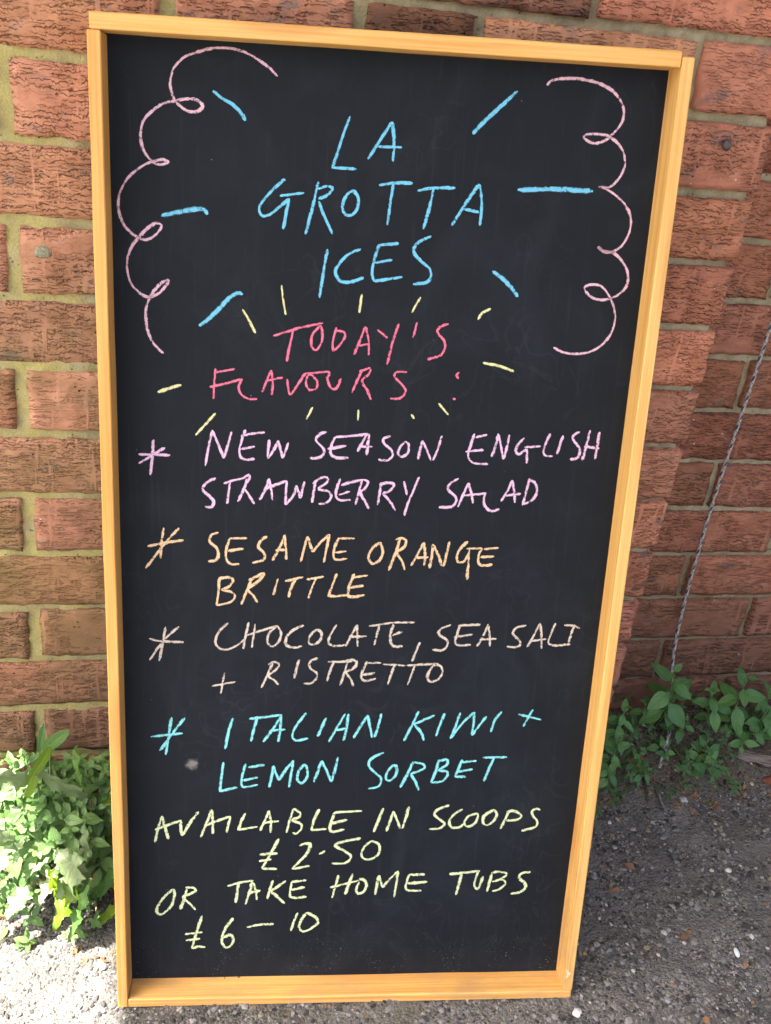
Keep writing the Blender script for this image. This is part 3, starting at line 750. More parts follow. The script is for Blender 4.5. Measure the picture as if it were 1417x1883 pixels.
CHALK = [
 ('chalk_swirl','pink looping swirl up the left side','pink',5.2,[[1611,10049,1530,10117,1433,10177,1314,10231,1171,10255,1018,10243,888,10200,782,10155,699,10073,666,9988,660,9898,691,9810,756,9740,839,9705,911,9721,945,9757,911,9800,828,9816,715,9794,590,9759,494,9692,421,9614,393,9521,394,9429,416,9350,469,9283,523,9245,583,9240,632,9266,584,9284,523,9269,451,9247,353,9184,267,9104,217,9025,185,8947,177,8851,198,8745,257,8651,341,8589,415,8565,489,8596,545,8653,564,8702,515,8718,441,8672,366,8596,297,8508,251,8396,246,8273,277,8162,344,8084,418,8043,487,8053,556,8100,607,8164,620,8202,557,8175,481,8090,436,8007,409,7892,419,7752,462,7626,524,7550,572,7511]]),
 ('chalk_swirl','pink looping swirl down the right side','pink',5.2,[[4070,10116,4119,10161,4270,10188,4457,10181,4617,10141,4735,10070,4811,9967,4818,9852,4766,9762,4681,9677,4583,9639,4501,9660,4468,9699,4557,9722,4684,9714,4786,9661,4860,9577,4888,9461,4856,9355,4786,9269,4725,9247,4663,9255,4726,9241,4828,9189,4936,9103,5008,8985,5009,8847,4951,8721,4860,8662,4778,8666,4717,8702,4796,8655,4878,8652,4969,8581,5040,8475,5048,8348,4976,8258,4882,8211,4768,8201,4672,8245,4631,8307,4685,8341,4785,8334,4868,8261,4929,8168,4970,8041,4954,7894,4870,7760,4745,7681,4579,7658,4460,7678,4381,7716]]),
 ('chalk_dash','blue dash at the upper left','blue',7,[[1036,9895,1102,9845,1210,9789,1283,9730,1329,9659]]),
 ('chalk_dash','blue dash left of the name','blue',8,[[565,8787,725,8831,872,8862,946,8865,993,8822]]),
 ('chalk_dash','blue dash at the lower left','blue',7,[[910,7787,1009,7866,1123,7985,1211,8077,1274,8112,1322,8105]]),
 ('chalk_dash','blue dash at the upper right','blue',8,[[3803,10051,3679,9931,3522,9780,3416,9659]]),
 ('chalk_dash','long level blue dash right of the name','blue',8,[[3884,9186,4249,9212,4609,9211]]),
 ('chalk_dash','blue dash at the lower right','blue',7,[[3707,8428,3853,8328,3979,8194]]),
 ('chalk_word','blue word LA','blue',5.6,[[2274,9753,2199,9521,2131,9287],[2131,9295,2353,9294],[2664,9723,2570,9574,2456,9386],[2664,9723,2691,9548,2688,9378],[2548,9500,2765,9507]]),
 ('chalk_word','blue word GROTTA','blue',5.6,[[1701,9156,1676,9155,1568,9051,1484,8948,1465,8882,1495,8833,1571,8854,1655,8924,1739,9002],[1653,9019,1877,9059],[1739,9002,1716,8877,1689,8723],[2007,9164,1955,8922,1899,8686],[2001,9098,2077,9126,2138,9113,2097,9053,2012,9011],[2013,8991,2069,8861,2153,8701],[2335,9107,2269,9054,2238,8953,2267,8884,2328,8882,2377,8943,2382,9035,2335,9107],[2571,9160,2711,9188,2884,9197],[2703,9183,2684,8992,2666,8807],[2936,9129,3077,9161,3289,9175],[3086,9161,3055,8977,3011,8786],[3514,9219,3401,9044,3279,8831],[3519,9216,3550,9051,3550,8844],[3379,8988,3534,8967]]),
 ('chalk_word','blue word ICES','blue',5.6,[[2111,8560,2079,8337,2051,8101],[2428,8575,2308,8518,2216,8412,2196,8342,2248,8266,2337,8262,2467,8311],[2601,8626,2564,8496,2544,8357,2566,8280],[2593,8617,2785,8643],[2566,8453,2732,8490],[2566,8280,2838,8332],[3092,8725,2969,8660,2930,8581,2997,8498,3091,8425,3113,8357,3073,8294,2944,8267]]),
 ('chalk_tick','yellow tick','yellow',4.6,[[1320,7965,1385,7855,1447,7739]]),
 ('chalk_tick','yellow tick','yellow',4,[[1686,8205,1708,8048,1734,7927]]),
 ('chalk_tick','yellow tick','yellow',4.2,[[2457,8152,2439,7974]]),
 ('chalk_tick','yellow tick','yellow',4,[[3025,8150,2948,7995]]),
 ('chalk_tick','yellow tick','yellow',4.6,[[3722,8071,3634,8016,3604,7955]]),
 ('chalk_tick','yellow tick','yellow',5.4,[[3687,7534,3851,7508,4005,7460]]),
 ('chalk_tick','yellow tick','yellow',5.6,[[510,7126,627,7172,738,7208]]),
 ('chalk_tick','yellow tick','yellow',4.6,[[1068,6938,963,6813,871,6706]]),
 ('chalk_tick','yellow tick','yellow',4,[[2020,7030,1960,6905]]),
 ('chalk_tick','yellow tick','yellow',4,[[2474,7018,2474,6911]]),
 ('chalk_tick','yellow tick','yellow',5,[[3004,6989,3039,6946]]),
 ('chalk_tick','yellow tick','yellow',4.6,[[3272,7113,3381,6996]]),
 ('chalk_word',"red word TODAY'S",'red',4.6,[[1618,7718,1849,7800,2093,7862],[1810,7786,1775,7615,1753,7475],[2068,7840,1993,7741,1988,7636,2037,7599,2086,7680,2088,7784,2068,7840],[2224,7828,2195,7697,2199,7592],[2212,7802,2304,7779,2306,7727,2257,7647,2199,7592],[2503,7847,2452,7694,2405,7566],[2511,7840,2544,7697,2550,7566],[2422,7653,2553,7677],[2624,7818,2726,7744],[2828,7886,2780,7707,2734,7480],[3006,7907,2976,7754],[3316,7906,3233,7869,3216,7816,3282,7740,3296,7661,3253,7593,3127,7548]]),
 ('chalk_word','red word FLAVOURS','red',4.4,[[1066,7384,1054,7232,1049,7080],[1053,7338,1252,7385],[1010,7196,1158,7236,1326,7287],[1326,7287,1293,7214,1315,7135,1394,7092,1472,7095],[1603,7385,1561,7277,1519,7161],[1603,7385,1621,7266,1616,7140],[1548,7277,1717,7317],[1762,7303,1772,7218,1800,7152,1863,7248,1939,7371],[1961,7345,1947,7264,1983,7204,2049,7222,2052,7295,1992,7354,1961,7345],[1939,7363,2175,7393],[2175,7387,2157,7312,2194,7233,2247,7229,2288,7330],[2491,7418,2443,7296,2400,7186],[2465,7403,2569,7439,2559,7380,2496,7311,2553,7219,2593,7125],[2938,7415,2837,7412,2818,7363,2897,7285,2934,7218,2878,7149,2785,7145]]),
 ('chalk_colon','red colon after FLAVOURS','red',4.4,[[3457,7434,3433,7399,3457,7364],[3412,7164,3443,7157]]),
 ('chalk_asterisk','pink asterisk','lilac',4.8,[[462,6651,451,6509,426,6286],[314,6496,623,6497],[314,6402,437,6482,573,6575]]),
 ('chalk_word','pink word NEW','lilac',4.8,[[1038,6766,1005,6615,967,6396],[1038,6757,1098,6618,1153,6480],[1225,6754,1191,6620,1150,6480],[1360,6781,1319,6642,1303,6535,1355,6474,1458,6482],[1318,6713,1437,6743,1553,6759],[1320,6580,1456,6611],[1595,6686,1590,6579,1587,6490],[1587,6490,1645,6581,1686,6680],[1686,6680,1714,6583,1736,6498],[1736,6498,1765,6584,1789,6665]]),
 ('chalk_word','pink word SEASON','lilac',4.8,[[2165,6784,2097,6755,2064,6692,2136,6614,2146,6560,2096,6514,2009,6506],[2253,6733,2221,6652,2216,6562,2278,6519,2395,6522],[2253,6733,2399,6747,2598,6774],[2183,6606,2369,6648],[2572,6774,2524,6679,2485,6588],[2596,6771,2586,6681,2578,6555],[2518,6643,2631,6647],[2808,6763,2740,6731,2752,6677,2825,6616,2837,6554,2787,6507,2699,6513],[2960,6711,2911,6646,2897,6583,2943,6551,2993,6594,2997,6676,2960,6711],[3135,6725,3115,6625,3100,6525],[3135,6725,3185,6627,3236,6520],[3330,6780,3299,6649,3254,6521]]),
 ('chalk_word','pink word ENGLISH','lilac',4.8,[[3661,6813,3632,6695,3614,6577,3673,6505,3826,6497],[3670,6772,3791,6805],[3584,6621,3769,6645],[3906,6821,3889,6703,3855,6575],[3906,6812,3944,6687,3979,6551],[4018,6812,4006,6689,3979,6551],[4176,6784,4120,6719,4100,6646,4139,6611,4205,6667],[4186,6685,4355,6703],[4214,6668,4225,6516],[4440,6838,4398,6719,4388,6636,4428,6601,4487,6603],[4576,6824,4551,6723,4531,6622],[4742,6866,4692,6837,4679,6791,4752,6702,4768,6638,4737,6586,4670,6571],[4848,6887,4830,6732,4803,6566],[4949,6872,4941,6717,4933,6579],[4805,6713,4966,6699]]),
 ('chalk_word','pink word STRAWBERRY','lilac',4.8,[[1073,6273,979,6220,945,6146,1014,6075,1052,6021,1031,5966,965,5968],[1151,6216,1237,6249,1340,6275],[1215,6235,1200,6117,1187,6003],[1383,6276,1358,6176,1294,6028],[1326,6266,1400,6313,1406,6268,1358,6185,1403,6104,1461,6010],[1603,6282,1575,6182,1513,6052],[1603,6282,1627,6165,1642,6055],[1549,6159,1635,6201,1782,6264],[1782,6264,1776,6150,1776,6007],[1776,6007,1855,6116,1879,6217],[1879,6217,1907,6135,1926,6081],[1926,6081,1941,6173,1961,6261],[2069,6259,2056,6139,2041,6038],[2044,6240,2120,6302,2190,6308,2183,6253,2107,6187,2204,6162,2236,6107,2191,6041,2109,6026],[2322,6302,2291,6201,2285,6118,2331,6073,2437,6079],[2333,6229,2437,6269,2559,6296],[2311,6128,2424,6171],[2542,6290,2513,6151,2488,6030],[2559,6300,2604,6274,2573,6199,2530,6161,2588,6061,2627,5987],[2739,6259,2727,6139,2715,6031],[2721,6249,2800,6273,2872,6253,2823,6178,2771,6155,2846,6067,2901,5976],[2972,6293,3011,6146],[3124,6343,3071,6185,3018,6035,2998,5922]]),
 ('chalk_word','pink word SALAD','lilac',4.8,[[3534,6336,3449,6278,3436,6213,3513,6141,3526,6085,3476,6027,3351,6021],[3640,6293,3600,6180,3549,6026],[3640,6293,3677,6182,3704,6071],[3602,6152,3834,6186],[3825,6186,3813,6111,3838,6037,3905,5991,3985,6018],[4093,6333,4057,6230,3996,6101],[4093,6333,4122,6213,4142,6091],[4017,6163,4196,6192],[4271,6357,4249,6216,4226,6065],[4263,6347,4330,6312,4363,6219,4321,6124,4217,6069]]),
 ('chalk_asterisk','orange asterisk','peach',4.8,[[549,5732,527,5564,516,5398],[387,5527,561,5568,749,5603],[705,5732,561,5565,363,5287]]),
 ('chalk_word','orange word SESAME','peach',4.8,[[1101,5693,1032,5665,1014,5593,1084,5520,1102,5444,1067,5387,997,5376],[1215,5632,1181,5503,1182,5408,1226,5352,1315,5353],[1215,5632,1391,5639],[1199,5494,1357,5525],[1596,5663,1541,5624,1507,5548,1570,5473,1562,5406,1447,5366],[1778,5686,1728,5552,1656,5399],[1769,5676,1790,5535,1797,5411],[1684,5510,1790,5525],[2008,5672,1977,5539,1945,5389],[2008,5672,2038,5588,2067,5503],[2067,5503,2144,5609,2235,5700],[2235,5700,2208,5544,2187,5386],[2329,5661,2289,5546,2283,5459,2321,5422,2428,5437],[2320,5657,2495,5664],[2291,5498,2415,5520]]),
 ('chalk_word','orange word ORANGE','peach',4.8,[[2762,5628,2685,5554,2648,5457,2693,5385,2764,5421,2795,5518,2762,5628],[2967,5665,2938,5540,2869,5311],[2923,5655,2985,5675,3032,5648,3018,5580,2949,5512,2999,5426,3037,5320],[3223,5633,3167,5507,3099,5370],[3223,5633,3241,5489,3240,5373],[3143,5458,3279,5470],[3315,5616,3314,5491,3297,5345],[3325,5606,3389,5473,3423,5376],[3489,5648,3468,5513,3442,5367],[3682,5656,3610,5574,3579,5496,3593,5428,3658,5430,3697,5518],[3674,5572,3839,5583],[3702,5566,3706,5402,3705,5225],[3839,5583,3808,5501,3816,5414,3873,5389,3964,5403],[3858,5570,4013,5592],[3828,5482,3975,5495]]),
 ('chalk_word','orange word BRITTLE','peach',4.8,[[1112,5196,1104,5041,1083,4885],[1103,5186,1210,5202,1254,5170,1210,5101,1139,5061,1228,5044,1273,4996,1229,4927,1087,4885],[1449,5202,1398,5066,1341,4899],[1414,5173,1565,5253,1512,5165,1407,5076,1461,5009,1507,4927],[1717,5198,1673,5012],[1790,5170,1977,5222],[1897,5192,1854,5094,1830,4990],[2014,5194,2192,5232],[2112,5215,2071,5097,2038,4983],[2326,5268,2286,5140,2246,5007],[2246,5007,2454,5026],[2507,5271,2467,5144,2454,5026,2510,5007,2627,5033],[2482,5226,2653,5254],[2469,5114,2613,5137]]),
 ('chalk_asterisk','cream asterisk','cream',4.6,[[556,4633,527,4458,488,4237],[384,4496,500,4467,742,4461],[693,4639,536,4478,386,4246]]),
 ('chalk_word','cream word CHOCOLATE and its comma','cream',4.6,[[1204,4686,1111,4585,1072,4465,1112,4395,1202,4382,1311,4438,1383,4509],[1420,4699,1391,4549,1366,4388],[1489,4680,1473,4550,1457,4405],[1400,4549,1545,4601,1725,4664],[1716,4663,1636,4572,1620,4472,1675,4422,1747,4494,1759,4594,1716,4663],[1998,4673,1890,4616,1819,4525,1821,4444,1895,4411,1990,4432],[2136,4629,2074,4558,2059,4477,2105,4448,2168,4489,2193,4580,2136,4629],[2345,4686,2285,4561,2270,4470,2336,4436,2456,4452],[2566,4690,2507,4564,2451,4432],[2566,4686,2571,4565,2581,4433],[2498,4544,2673,4556],[2692,4671,2930,4715,3180,4725],[2803,4679,2780,4568,2758,4450],[2950,4701,2929,4570,2944,4468,3001,4439,3066,4445],[2911,4553,3051,4616],[3251,4493,3211,4380,3181,4262]]),
 ('chalk_word','cream word SEA','cream',4.6,[[3574,4700,3465,4648,3451,4587,3540,4517,3545,4445,3492,4397,3388,4402],[3668,4691,3645,4579,3636,4487,3695,4457,3808,4469],[3650,4691,3892,4709],[3613,4554,3817,4592],[3977,4716,3940,4594,3876,4449],[3978,4706,4003,4584,4018,4451],[3907,4532,4082,4544]]),
 ('chalk_word','cream word SALT','cream',4.6,[[4394,4708,4283,4670,4262,4598,4335,4527,4349,4476,4304,4444,4204,4453],[4543,4735,4498,4611,4428,4446],[4543,4735,4573,4592,4589,4431],[4469,4519,4629,4547],[4714,4737,4672,4593,4662,4500,4733,4470,4904,4489],[4812,4714,4909,4709,4992,4680],[4926,4724,4901,4607,4879,4489]]),
 ('chalk_plus','cream plus sign','cream',4,[[1040,3946,1287,4000],[1171,4106,1150,3978,1132,3858]]),
 ('chalk_word','cream word RISTRETTO','cream',4.6,[[1679,4229,1635,4106,1565,3930],[1633,4208,1697,4240,1749,4210,1717,4148,1636,4075,1701,4024,1749,3967],[1963,4273,1938,4171,1914,4047],[2166,4292,2084,4254,2077,4182,2153,4111,2146,4039,2092,3990,2014,3986],[2269,4246,2529,4255],[2334,4247,2300,4154,2268,4013],[2482,4258,2451,4114,2410,3968],[2463,4269,2556,4270,2577,4218,2533,4166,2469,4124,2519,4052,2557,3959],[2693,4261,2651,4157,2637,4064,2686,4023,2797,4055],[2685,4240,2844,4242],[2645,4095,2784,4121],[2863,4226,3108,4214],[2994,4233,2963,4119,2929,3983],[3118,4214,3465,4244],[3212,4215,3181,4100,3145,3981],[3410,4217,3368,4133,3363,4060,3404,4023,3478,4051,3520,4135,3486,4218,3410,4217]]),
 ('chalk_asterisk','turquoise asterisk','teal',4.8,[[608,3569,578,3369,542,3106],[384,3330,726,3374],[749,3564,615,3369,479,3155]]),
 ('chalk_word','turquoise word ITALIAN','teal',4.8,[[1263,3562,1218,3392,1182,3178],[1440,3552,1794,3603],[1524,3563,1489,3415,1462,3276],[1785,3597,1704,3437,1594,3270],[1785,3597,1779,3437,1758,3270],[1657,3405,1836,3427],[2056,3634,1957,3481,1913,3352,1962,3288,2090,3321],[2274,3572,2188,3342],[2481,3622,2402,3461,2314,3272],[2515,3622,2503,3440,2475,3290],[2394,3418,2522,3451],[2733,3612,2663,3484,2585,3322],[2728,3608,2760,3463,2791,3329],[2879,3630,2854,3485,2818,3334]]),
 ('chalk_word','turquoise word KIWI','teal',4.8,[[3290,3658,3228,3487,3147,3287],[3470,3612,3321,3530,3246,3497],[3246,3497,3330,3401,3371,3292],[3580,3634,3536,3488,3503,3347],[3753,3644,3712,3467,3669,3315],[3669,3315,3786,3511,3911,3651],[3911,3651,3912,3511,3905,3359],[3905,3359,3982,3490,4051,3598],[4217,3660,4152,3556,4116,3404]]),
 ('chalk_plus','turquoise plus sign','teal',4.4,[[4409,3626,4676,3558],[4569,3688,4521,3579,4477,3471]]),
 ('chalk_word','turquoise word LEMON','teal',4.8,[[1164,3016,1146,2831,1128,2637],[1128,2644,1318,2699],[1409,2995,1373,2853,1369,2721,1422,2703,1546,2732],[1438,2951,1618,2984],[1380,2782,1544,2826],[1671,2698,1697,2842,1713,2973],[1713,2973,1744,2875,1774,2786],[1774,2786,1847,2918,1930,3039],[1930,3039,1912,2874,1891,2698],[2055,2995,1991,2896,1984,2797,2034,2753,2089,2830,2086,2940,2055,2995],[2245,3039,2211,2918,2168,2764],[2245,3039,2308,2896,2361,2764],[2422,3083,2394,2918,2361,2764]]),
 ('chalk_word','turquoise word SORBET','teal',4.8,[[2930,3138,2807,3072,2770,2974,2856,2874,2918,2807,2894,2707,2778,2674],[3044,2985,2982,2885,2977,2796,3026,2785,3081,2852,3085,2952,3044,2985],[3266,3018,3216,2874,3139,2689],[3256,3018,3375,2996,3398,2941,3322,2896,3256,2863,3311,2762,3353,2655],[3557,3051,3536,2918,3485,2751],[3548,3029,3645,3051,3649,2985,3566,2918,3656,2896,3664,2840,3605,2773,3485,2755],[3821,3052,3782,2918,3755,2829],[3755,2829,3878,2829],[3814,3018,3984,3036],[3774,2892,3949,2929],[4051,3078,4335,3085],[4183,3079,4136,2941,4090,2773]]),
 ('chalk_word','yellow word AVAILABLE','lime',4.8,[[491,2330,448,2178,409,1987],[491,2330,529,2158,559,2028],[411,2150,553,2215,707,2272],[695,2262,698,2176,710,2071],[710,2071,795,2233,892,2388],[1037,2412,981,2232,916,2050],[1037,2412,1050,2251,1050,2094],[956,2204,1247,2326],[1244,2326,1224,2212,1203,2112],[1409,2363,1362,2249,1333,2144],[1333,2144,1550,2190],[1677,2400,1630,2267,1579,2133],[1677,2396,1696,2247,1699,2109],[1606,2238,1789,2262],[1946,2422,1909,2265,1876,2107],[1946,2422,2021,2370,2014,2312,1941,2275,2033,2226,2043,2158,1987,2095,1945,2107],[2237,2417,2187,2283,2154,2138],[2154,2138,2329,2157],[2415,2378,2379,2243,2366,2147,2416,2117,2531,2150],[2415,2374,2563,2381,2720,2392],[2379,2224,2559,2277]]),
 ('chalk_word','yellow word IN','lime',4.8,[[2963,2423,2921,2279,2868,2105],[3082,2384,3048,2240,3013,2113],[3082,2378,3131,2258,3170,2151],[3254,2441,3229,2297,3195,2151]]),
 ('chalk_word','yellow word SCOOPS','lime',4.8,[[3718,2459,3591,2401,3554,2334,3635,2256,3680,2207,3625,2149,3508,2140],[3873,2406,3781,2333,3733,2245,3759,2167,3845,2161,3901,2206],[4050,2351,3952,2312,3908,2225,3954,2172,4027,2215,4058,2302,4050,2351],[4241,2399,4137,2321,4124,2234,4174,2190,4246,2243,4276,2330,4241,2399],[4421,2388,4380,2271,4337,2138],[4388,2369,4473,2378,4564,2319,4518,2261,4390,2252],[4779,2390,4734,2410,4686,2377,4700,2319,4761,2230,4733,2161,4587,2109]]),
 ('chalk_word','yellow price £2.50','lime',4.8,[[1791,2025,1712,1840,1608,1625],[1608,1625,1783,1619],[1580,1812,1782,1830],[1573,1724,1717,1752],[2028,1931,2090,1954,2148,1944,2111,1817,1953,1617],[1953,1617,2152,1659],[2257,1816,2293,1835,2322,1864],[2724,2028,2526,1980,2436,1932,2531,1863,2617,1793,2603,1724,2521,1685,2403,1692],[2851,1991,2771,1910,2743,1801,2788,1742,2872,1751,2944,1829,2938,1938,2851,1991]]),
 ('chalk_word','yellow word OR','lime',4.8,[[610,1359,510,1261,426,1122,421,1031,482,1020,574,1119,617,1259,610,1359],[758,1367,732,1238,682,1078],[742,1377,824,1376,857,1336,791,1287,716,1248,790,1157,856,1071]]),
 ('chalk_word','yellow word TAKE','lime',4.8,[[1218,1391,1370,1439,1516,1463],[1345,1419,1330,1290,1314,1159],[1503,1447,1471,1308,1427,1137],[1511,1437,1546,1307,1556,1196],[1447,1288,1596,1330],[1736,1465,1705,1345,1677,1208],[1886,1459,1788,1374,1714,1315],[1714,1315,1791,1243,1877,1145],[1954,1442,1940,1322,1942,1241,2010,1220,2128,1238],[1954,1442,2121,1464],[1948,1332,2107,1370]]),
 ('chalk_word','yellow word HOME','lime',4.8,[[2489,1526,2461,1375,2425,1210],[2653,1544,2616,1414,2580,1257],[2398,1356,2566,1404,2733,1453],[2732,1477,2793,1452,2822,1381,2783,1290,2725,1271,2705,1332,2734,1432],[2959,1520,2941,1379,2927,1248],[2959,1520,2986,1429,3011,1348],[3011,1348,3090,1468,3178,1578],[3178,1578,3170,1407,3152,1214],[3316,1536,3289,1426,3286,1334,3339,1303,3473,1302],[3309,1522,3497,1528],[3299,1401,3534,1427]]),
 ('chalk_word','yellow word TUBS','lime',4.8,[[3785,1525,3960,1543,4148,1567],[3934,1539,3910,1398,3883,1231],[4123,1558,4098,1436,4096,1355,4142,1317,4185,1492],[4290,1525,4267,1393,4250,1275],[4281,1536,4374,1555,4464,1523,4417,1463,4300,1413],[4300,1413,4419,1443,4459,1381,4396,1310,4311,1280],[4750,1547,4655,1531,4617,1471,4695,1388,4706,1326,4645,1265,4537,1242]]),
 ('chalk_word','yellow price £6-10','lime',4.8,[[931,989,872,769,812,526],[812,526,888,552,967,544],[734,730,936,758],[742,642,909,665],[1287,950,1199,804,1161,661,1175,567,1226,535,1280,586,1290,679,1242,711,1175,671],[1447,816,1579,849,1756,860],[2033,1012,1993,893,1958,754],[2134,1014,2078,913,2055,810,2108,747,2192,787,2272,868,2238,951,2134,1014]]),
]
LEFT_SHOOTS = [(0.078, -0.03, -0.804, 0.015, 3), (0.094, -0.02, -0.806, 0.015, 3), (0.117, -0.03, -0.805, 0.016, 3), (0.133, -0.03, -0.816, 0.017, 3), (0.148, -0.02, -0.816, 0.015, 3), (0.162, -0.03, -0.816, 0.015, 3), (0.184, -0.02, -0.825, 0.015, 2), (0.172, -0.04, -0.828, 0.017, 3), (0.104, -0.05, -0.81, 0.016, 3), (0.078, -0.06, -0.806, 0.017, 3), (0.127, -0.06, -0.818, 0.017, 3), (0.156, -0.07, -0.839, 0.018, 3), (0.113, -0.08, -0.826, 0.018, 3), (0.137, -0.08, -0.846, 0.018, 3), (0.179, -0.06, -0.86, 0.019, 3), (0.189, -0.06, -0.895, 0.024, 3), (0.15, -0.09, -0.864, 0.02, 3), (0.122, -0.09, -0.852, 0.018, 3), (0.095, -0.09, -0.823, 0.018, 3), (0.077, -0.1, -0.829, 0.017, 3), (0.087, -0.12, -0.848, 0.024, 3), (0.132, -0.11, -0.863, 0.018, 2), (0.114, -0.12, -0.865, 0.018, 2), (0.172, -0.09, -0.875, 0.018, 3), (0.182, -0.09, -0.9, 0.026, 3), (0.096, -0.13, -0.885, 0.011, 3), (0.077, -0.13, -0.894, 0.011, 3), (0.163, -0.11, -0.89, 0.018, 2), (0.109, -0.14, -0.912, 0.014, 2), (0.083, -0.14, -0.919, 0.014, 2), (0.139, -0.13, -0.893, 0.015, 2), (0.108, -0.15, -0.948, 0.012, 2), (0.043, -0.05, -0.802, 0.017, 3), (0.033, -0.08, -0.825, 0.018, 3), (0.04, -0.11, -0.865, 0.02, 3), (0.014, -0.08, -0.841, 0.02, 3), (0.203, -0.04, -0.841, 0.017, 3), (0.21, -0.05, -0.878, 0.02, 3), (0.208, -0.07, -0.915, 0.02, 3), (0.217, -0.1, -0.931, 0.016, 2), (0.161, -0.05, -0.828, 0.017, 3), (0.091, -0.07, -0.813, 0.017, 3), (0.137, -0.06, -0.835, 0.017, 3), (0.193, -0.05, -0.849, 0.017, 3), (0.165, -0.08, -0.853, 0.018, 3), (0.104, -0.1, -0.846, 0.018, 3)]
RIGHT_SHOOTS = [(0.98, 0.04, -0.756, 0.033, 4), (1.056, 0.05, -0.799, 0.024, 3), (1.103, 0.04, -0.772, 0.031, 4), (1.165, 0.06, -0.805, 0.02, 3), (0.915, 0.03, -0.809, 0.02, 3), (0.897, -0.01, -0.826, 0.02, 4), (0.876, -0.03, -0.866, 0.017, 3), (1.027, 0.04, -0.849, 0.018, 3), (0.991, 0.01, -0.887, 0.015, 3), (1.071, 0.0, -0.896, 0.018, 3), (1.056, -0.02, -0.903, 0.022, 4), (1.118, 0.02, -0.886, 0.02, 3), (1.158, 0.04, -0.834, 0.019, 3), (1.153, 0.03, -0.868, 0.022, 3), (1.065, 0.06, -0.841, 0.019, 2), (1.105, 0.07, -0.841, 0.019, 2), (0.962, 0.06, -0.826, 0.016, 2), (0.942, 0.0, -0.866, 0.014, 3), (0.947, -0.02, -0.885, 0.014, 3), (1.191, 0.05, -0.839, 0.024, 3), (1.212, 0.02, -0.868, 0.024, 3), (1.01, 0.06, -0.807, 0.024, 2), (0.877, 0.02, -0.829, 0.018, 3), (0.865, 0.0, -0.862, 0.018, 3), (1.111, 0.05, -0.878, 0.015, 3), (1.032, -0.0, -0.909, 0.012, 2)]
TOOTHED = [((0.171, -0.06, -0.845), (0.117, -0.095, -0.776), 0.027, 'pale'), ((0.11, -0.06999999999999999, -0.805), (0.064, -0.105, -0.751), 0.030600000000000002, 'pale'), ((0.162, -0.05, -0.837), (0.152, -0.085, -0.746), 0.027, 'green'), ((0.189, -0.030000000000000002, -0.885), (0.209, -0.065, -0.783), 0.027, 'green'), ((0.174, -0.039999999999999994, -0.874), (0.215, -0.075, -0.824), 0.0234, 'lime'), ((0.165, -0.13, -0.855), (0.12, -0.16499999999999998, -0.94), 0.0468, 'pale'), ((0.144, -0.13, -0.928), (0.113, -0.16499999999999998, -0.847), 0.030600000000000002, 'lime'), ((0.098, -0.11, -0.871), (0.061, -0.14500000000000002, -0.803), 0.030600000000000002, 'pale'), ((0.18, -0.13, -0.991), (0.205, -0.16499999999999998, -0.907), 0.0234, 'lime'), ((0.164, -0.14, -0.892), (0.123, -0.175, -0.932), 0.0342, 'lime'), ((0.176, -0.15000000000000002, -0.887), (0.143, -0.185, -0.955), 0.0234, 'green'), ((0.17, -0.09999999999999999, -0.981), (0.21, -0.135, -0.883), 0.030600000000000002, 'green'), ((0.107, -0.13, -0.907), (0.078, -0.16499999999999998, -0.926), 0.030600000000000002, 'pale'), ((0.129, -0.11, -0.874), (0.166, -0.14500000000000002, -0.877), 0.027, 'pale'), ((0.088, -0.11, -0.931), (0.114, -0.14500000000000002, -0.854), 0.018000000000000002, 'pale'), ((0.138, -0.12000000000000001, -0.891), (0.109, -0.15500000000000003, -0.904), 0.027, 'pale'), ((0.177, -0.09, -0.924), (0.152, -0.125, -0.841), 0.0252, 'pale'), ((0.064, -0.12000000000000001, -0.893), (0.031, -0.15500000000000003, -0.905), 0.030600000000000002, 'green'), ((0.197, -0.09, -0.98), (0.221, -0.125, -0.875), 0.027, 'green')]
STRAPS = [((0.117, -0.04, -0.78), (0.145, -0.05, -0.744), 0.016), ((0.126, -0.05, -0.768), (0.104, -0.09, -0.789), 0.012), ((0.112, -0.08, -0.783), (0.103, -0.1, -0.801), 0.01), ((0.112, -0.04, -0.785), (0.117, -0.03, -0.752), 0.008)]
STONES = [(0.737, -0.34), (0.886, -0.06), (1.021, -0.162), (0.93, -0.285), (0.888, -0.246), (1.018, 0.013), (1.13, -0.017), (0.776, -0.26), (1.063, -0.162), (1.014, -0.031)]
DRYLEAF = [(0.889, -0.148), (0.916, -0.257), (0.953, 0.022), (0.856, -0.178), (0.974, -0.303)]
TWIG = [(0.975, -0.015), (0.977, -0.048), (0.961, 0.003), (0.957, -0.03)]
WOOD = [(1.116, 0.026), (1.18, -0.001)]
SHARD = [(1.156, -0.012)]
PLASTIC = [(0.968, -0.289)]
SMUDGE = (825, 2989)
ROPE = [(1.002,0.096,-0.25),(0.997,0.096,-0.536),(1.007,0.096,-0.753),(1.019,0.066,-0.868),(1.002,0.035,-0.889),(0.996,0.025,-0.90),(0.992,0.018,-0.93)]
AWX, AWS = 0.0, 0.12

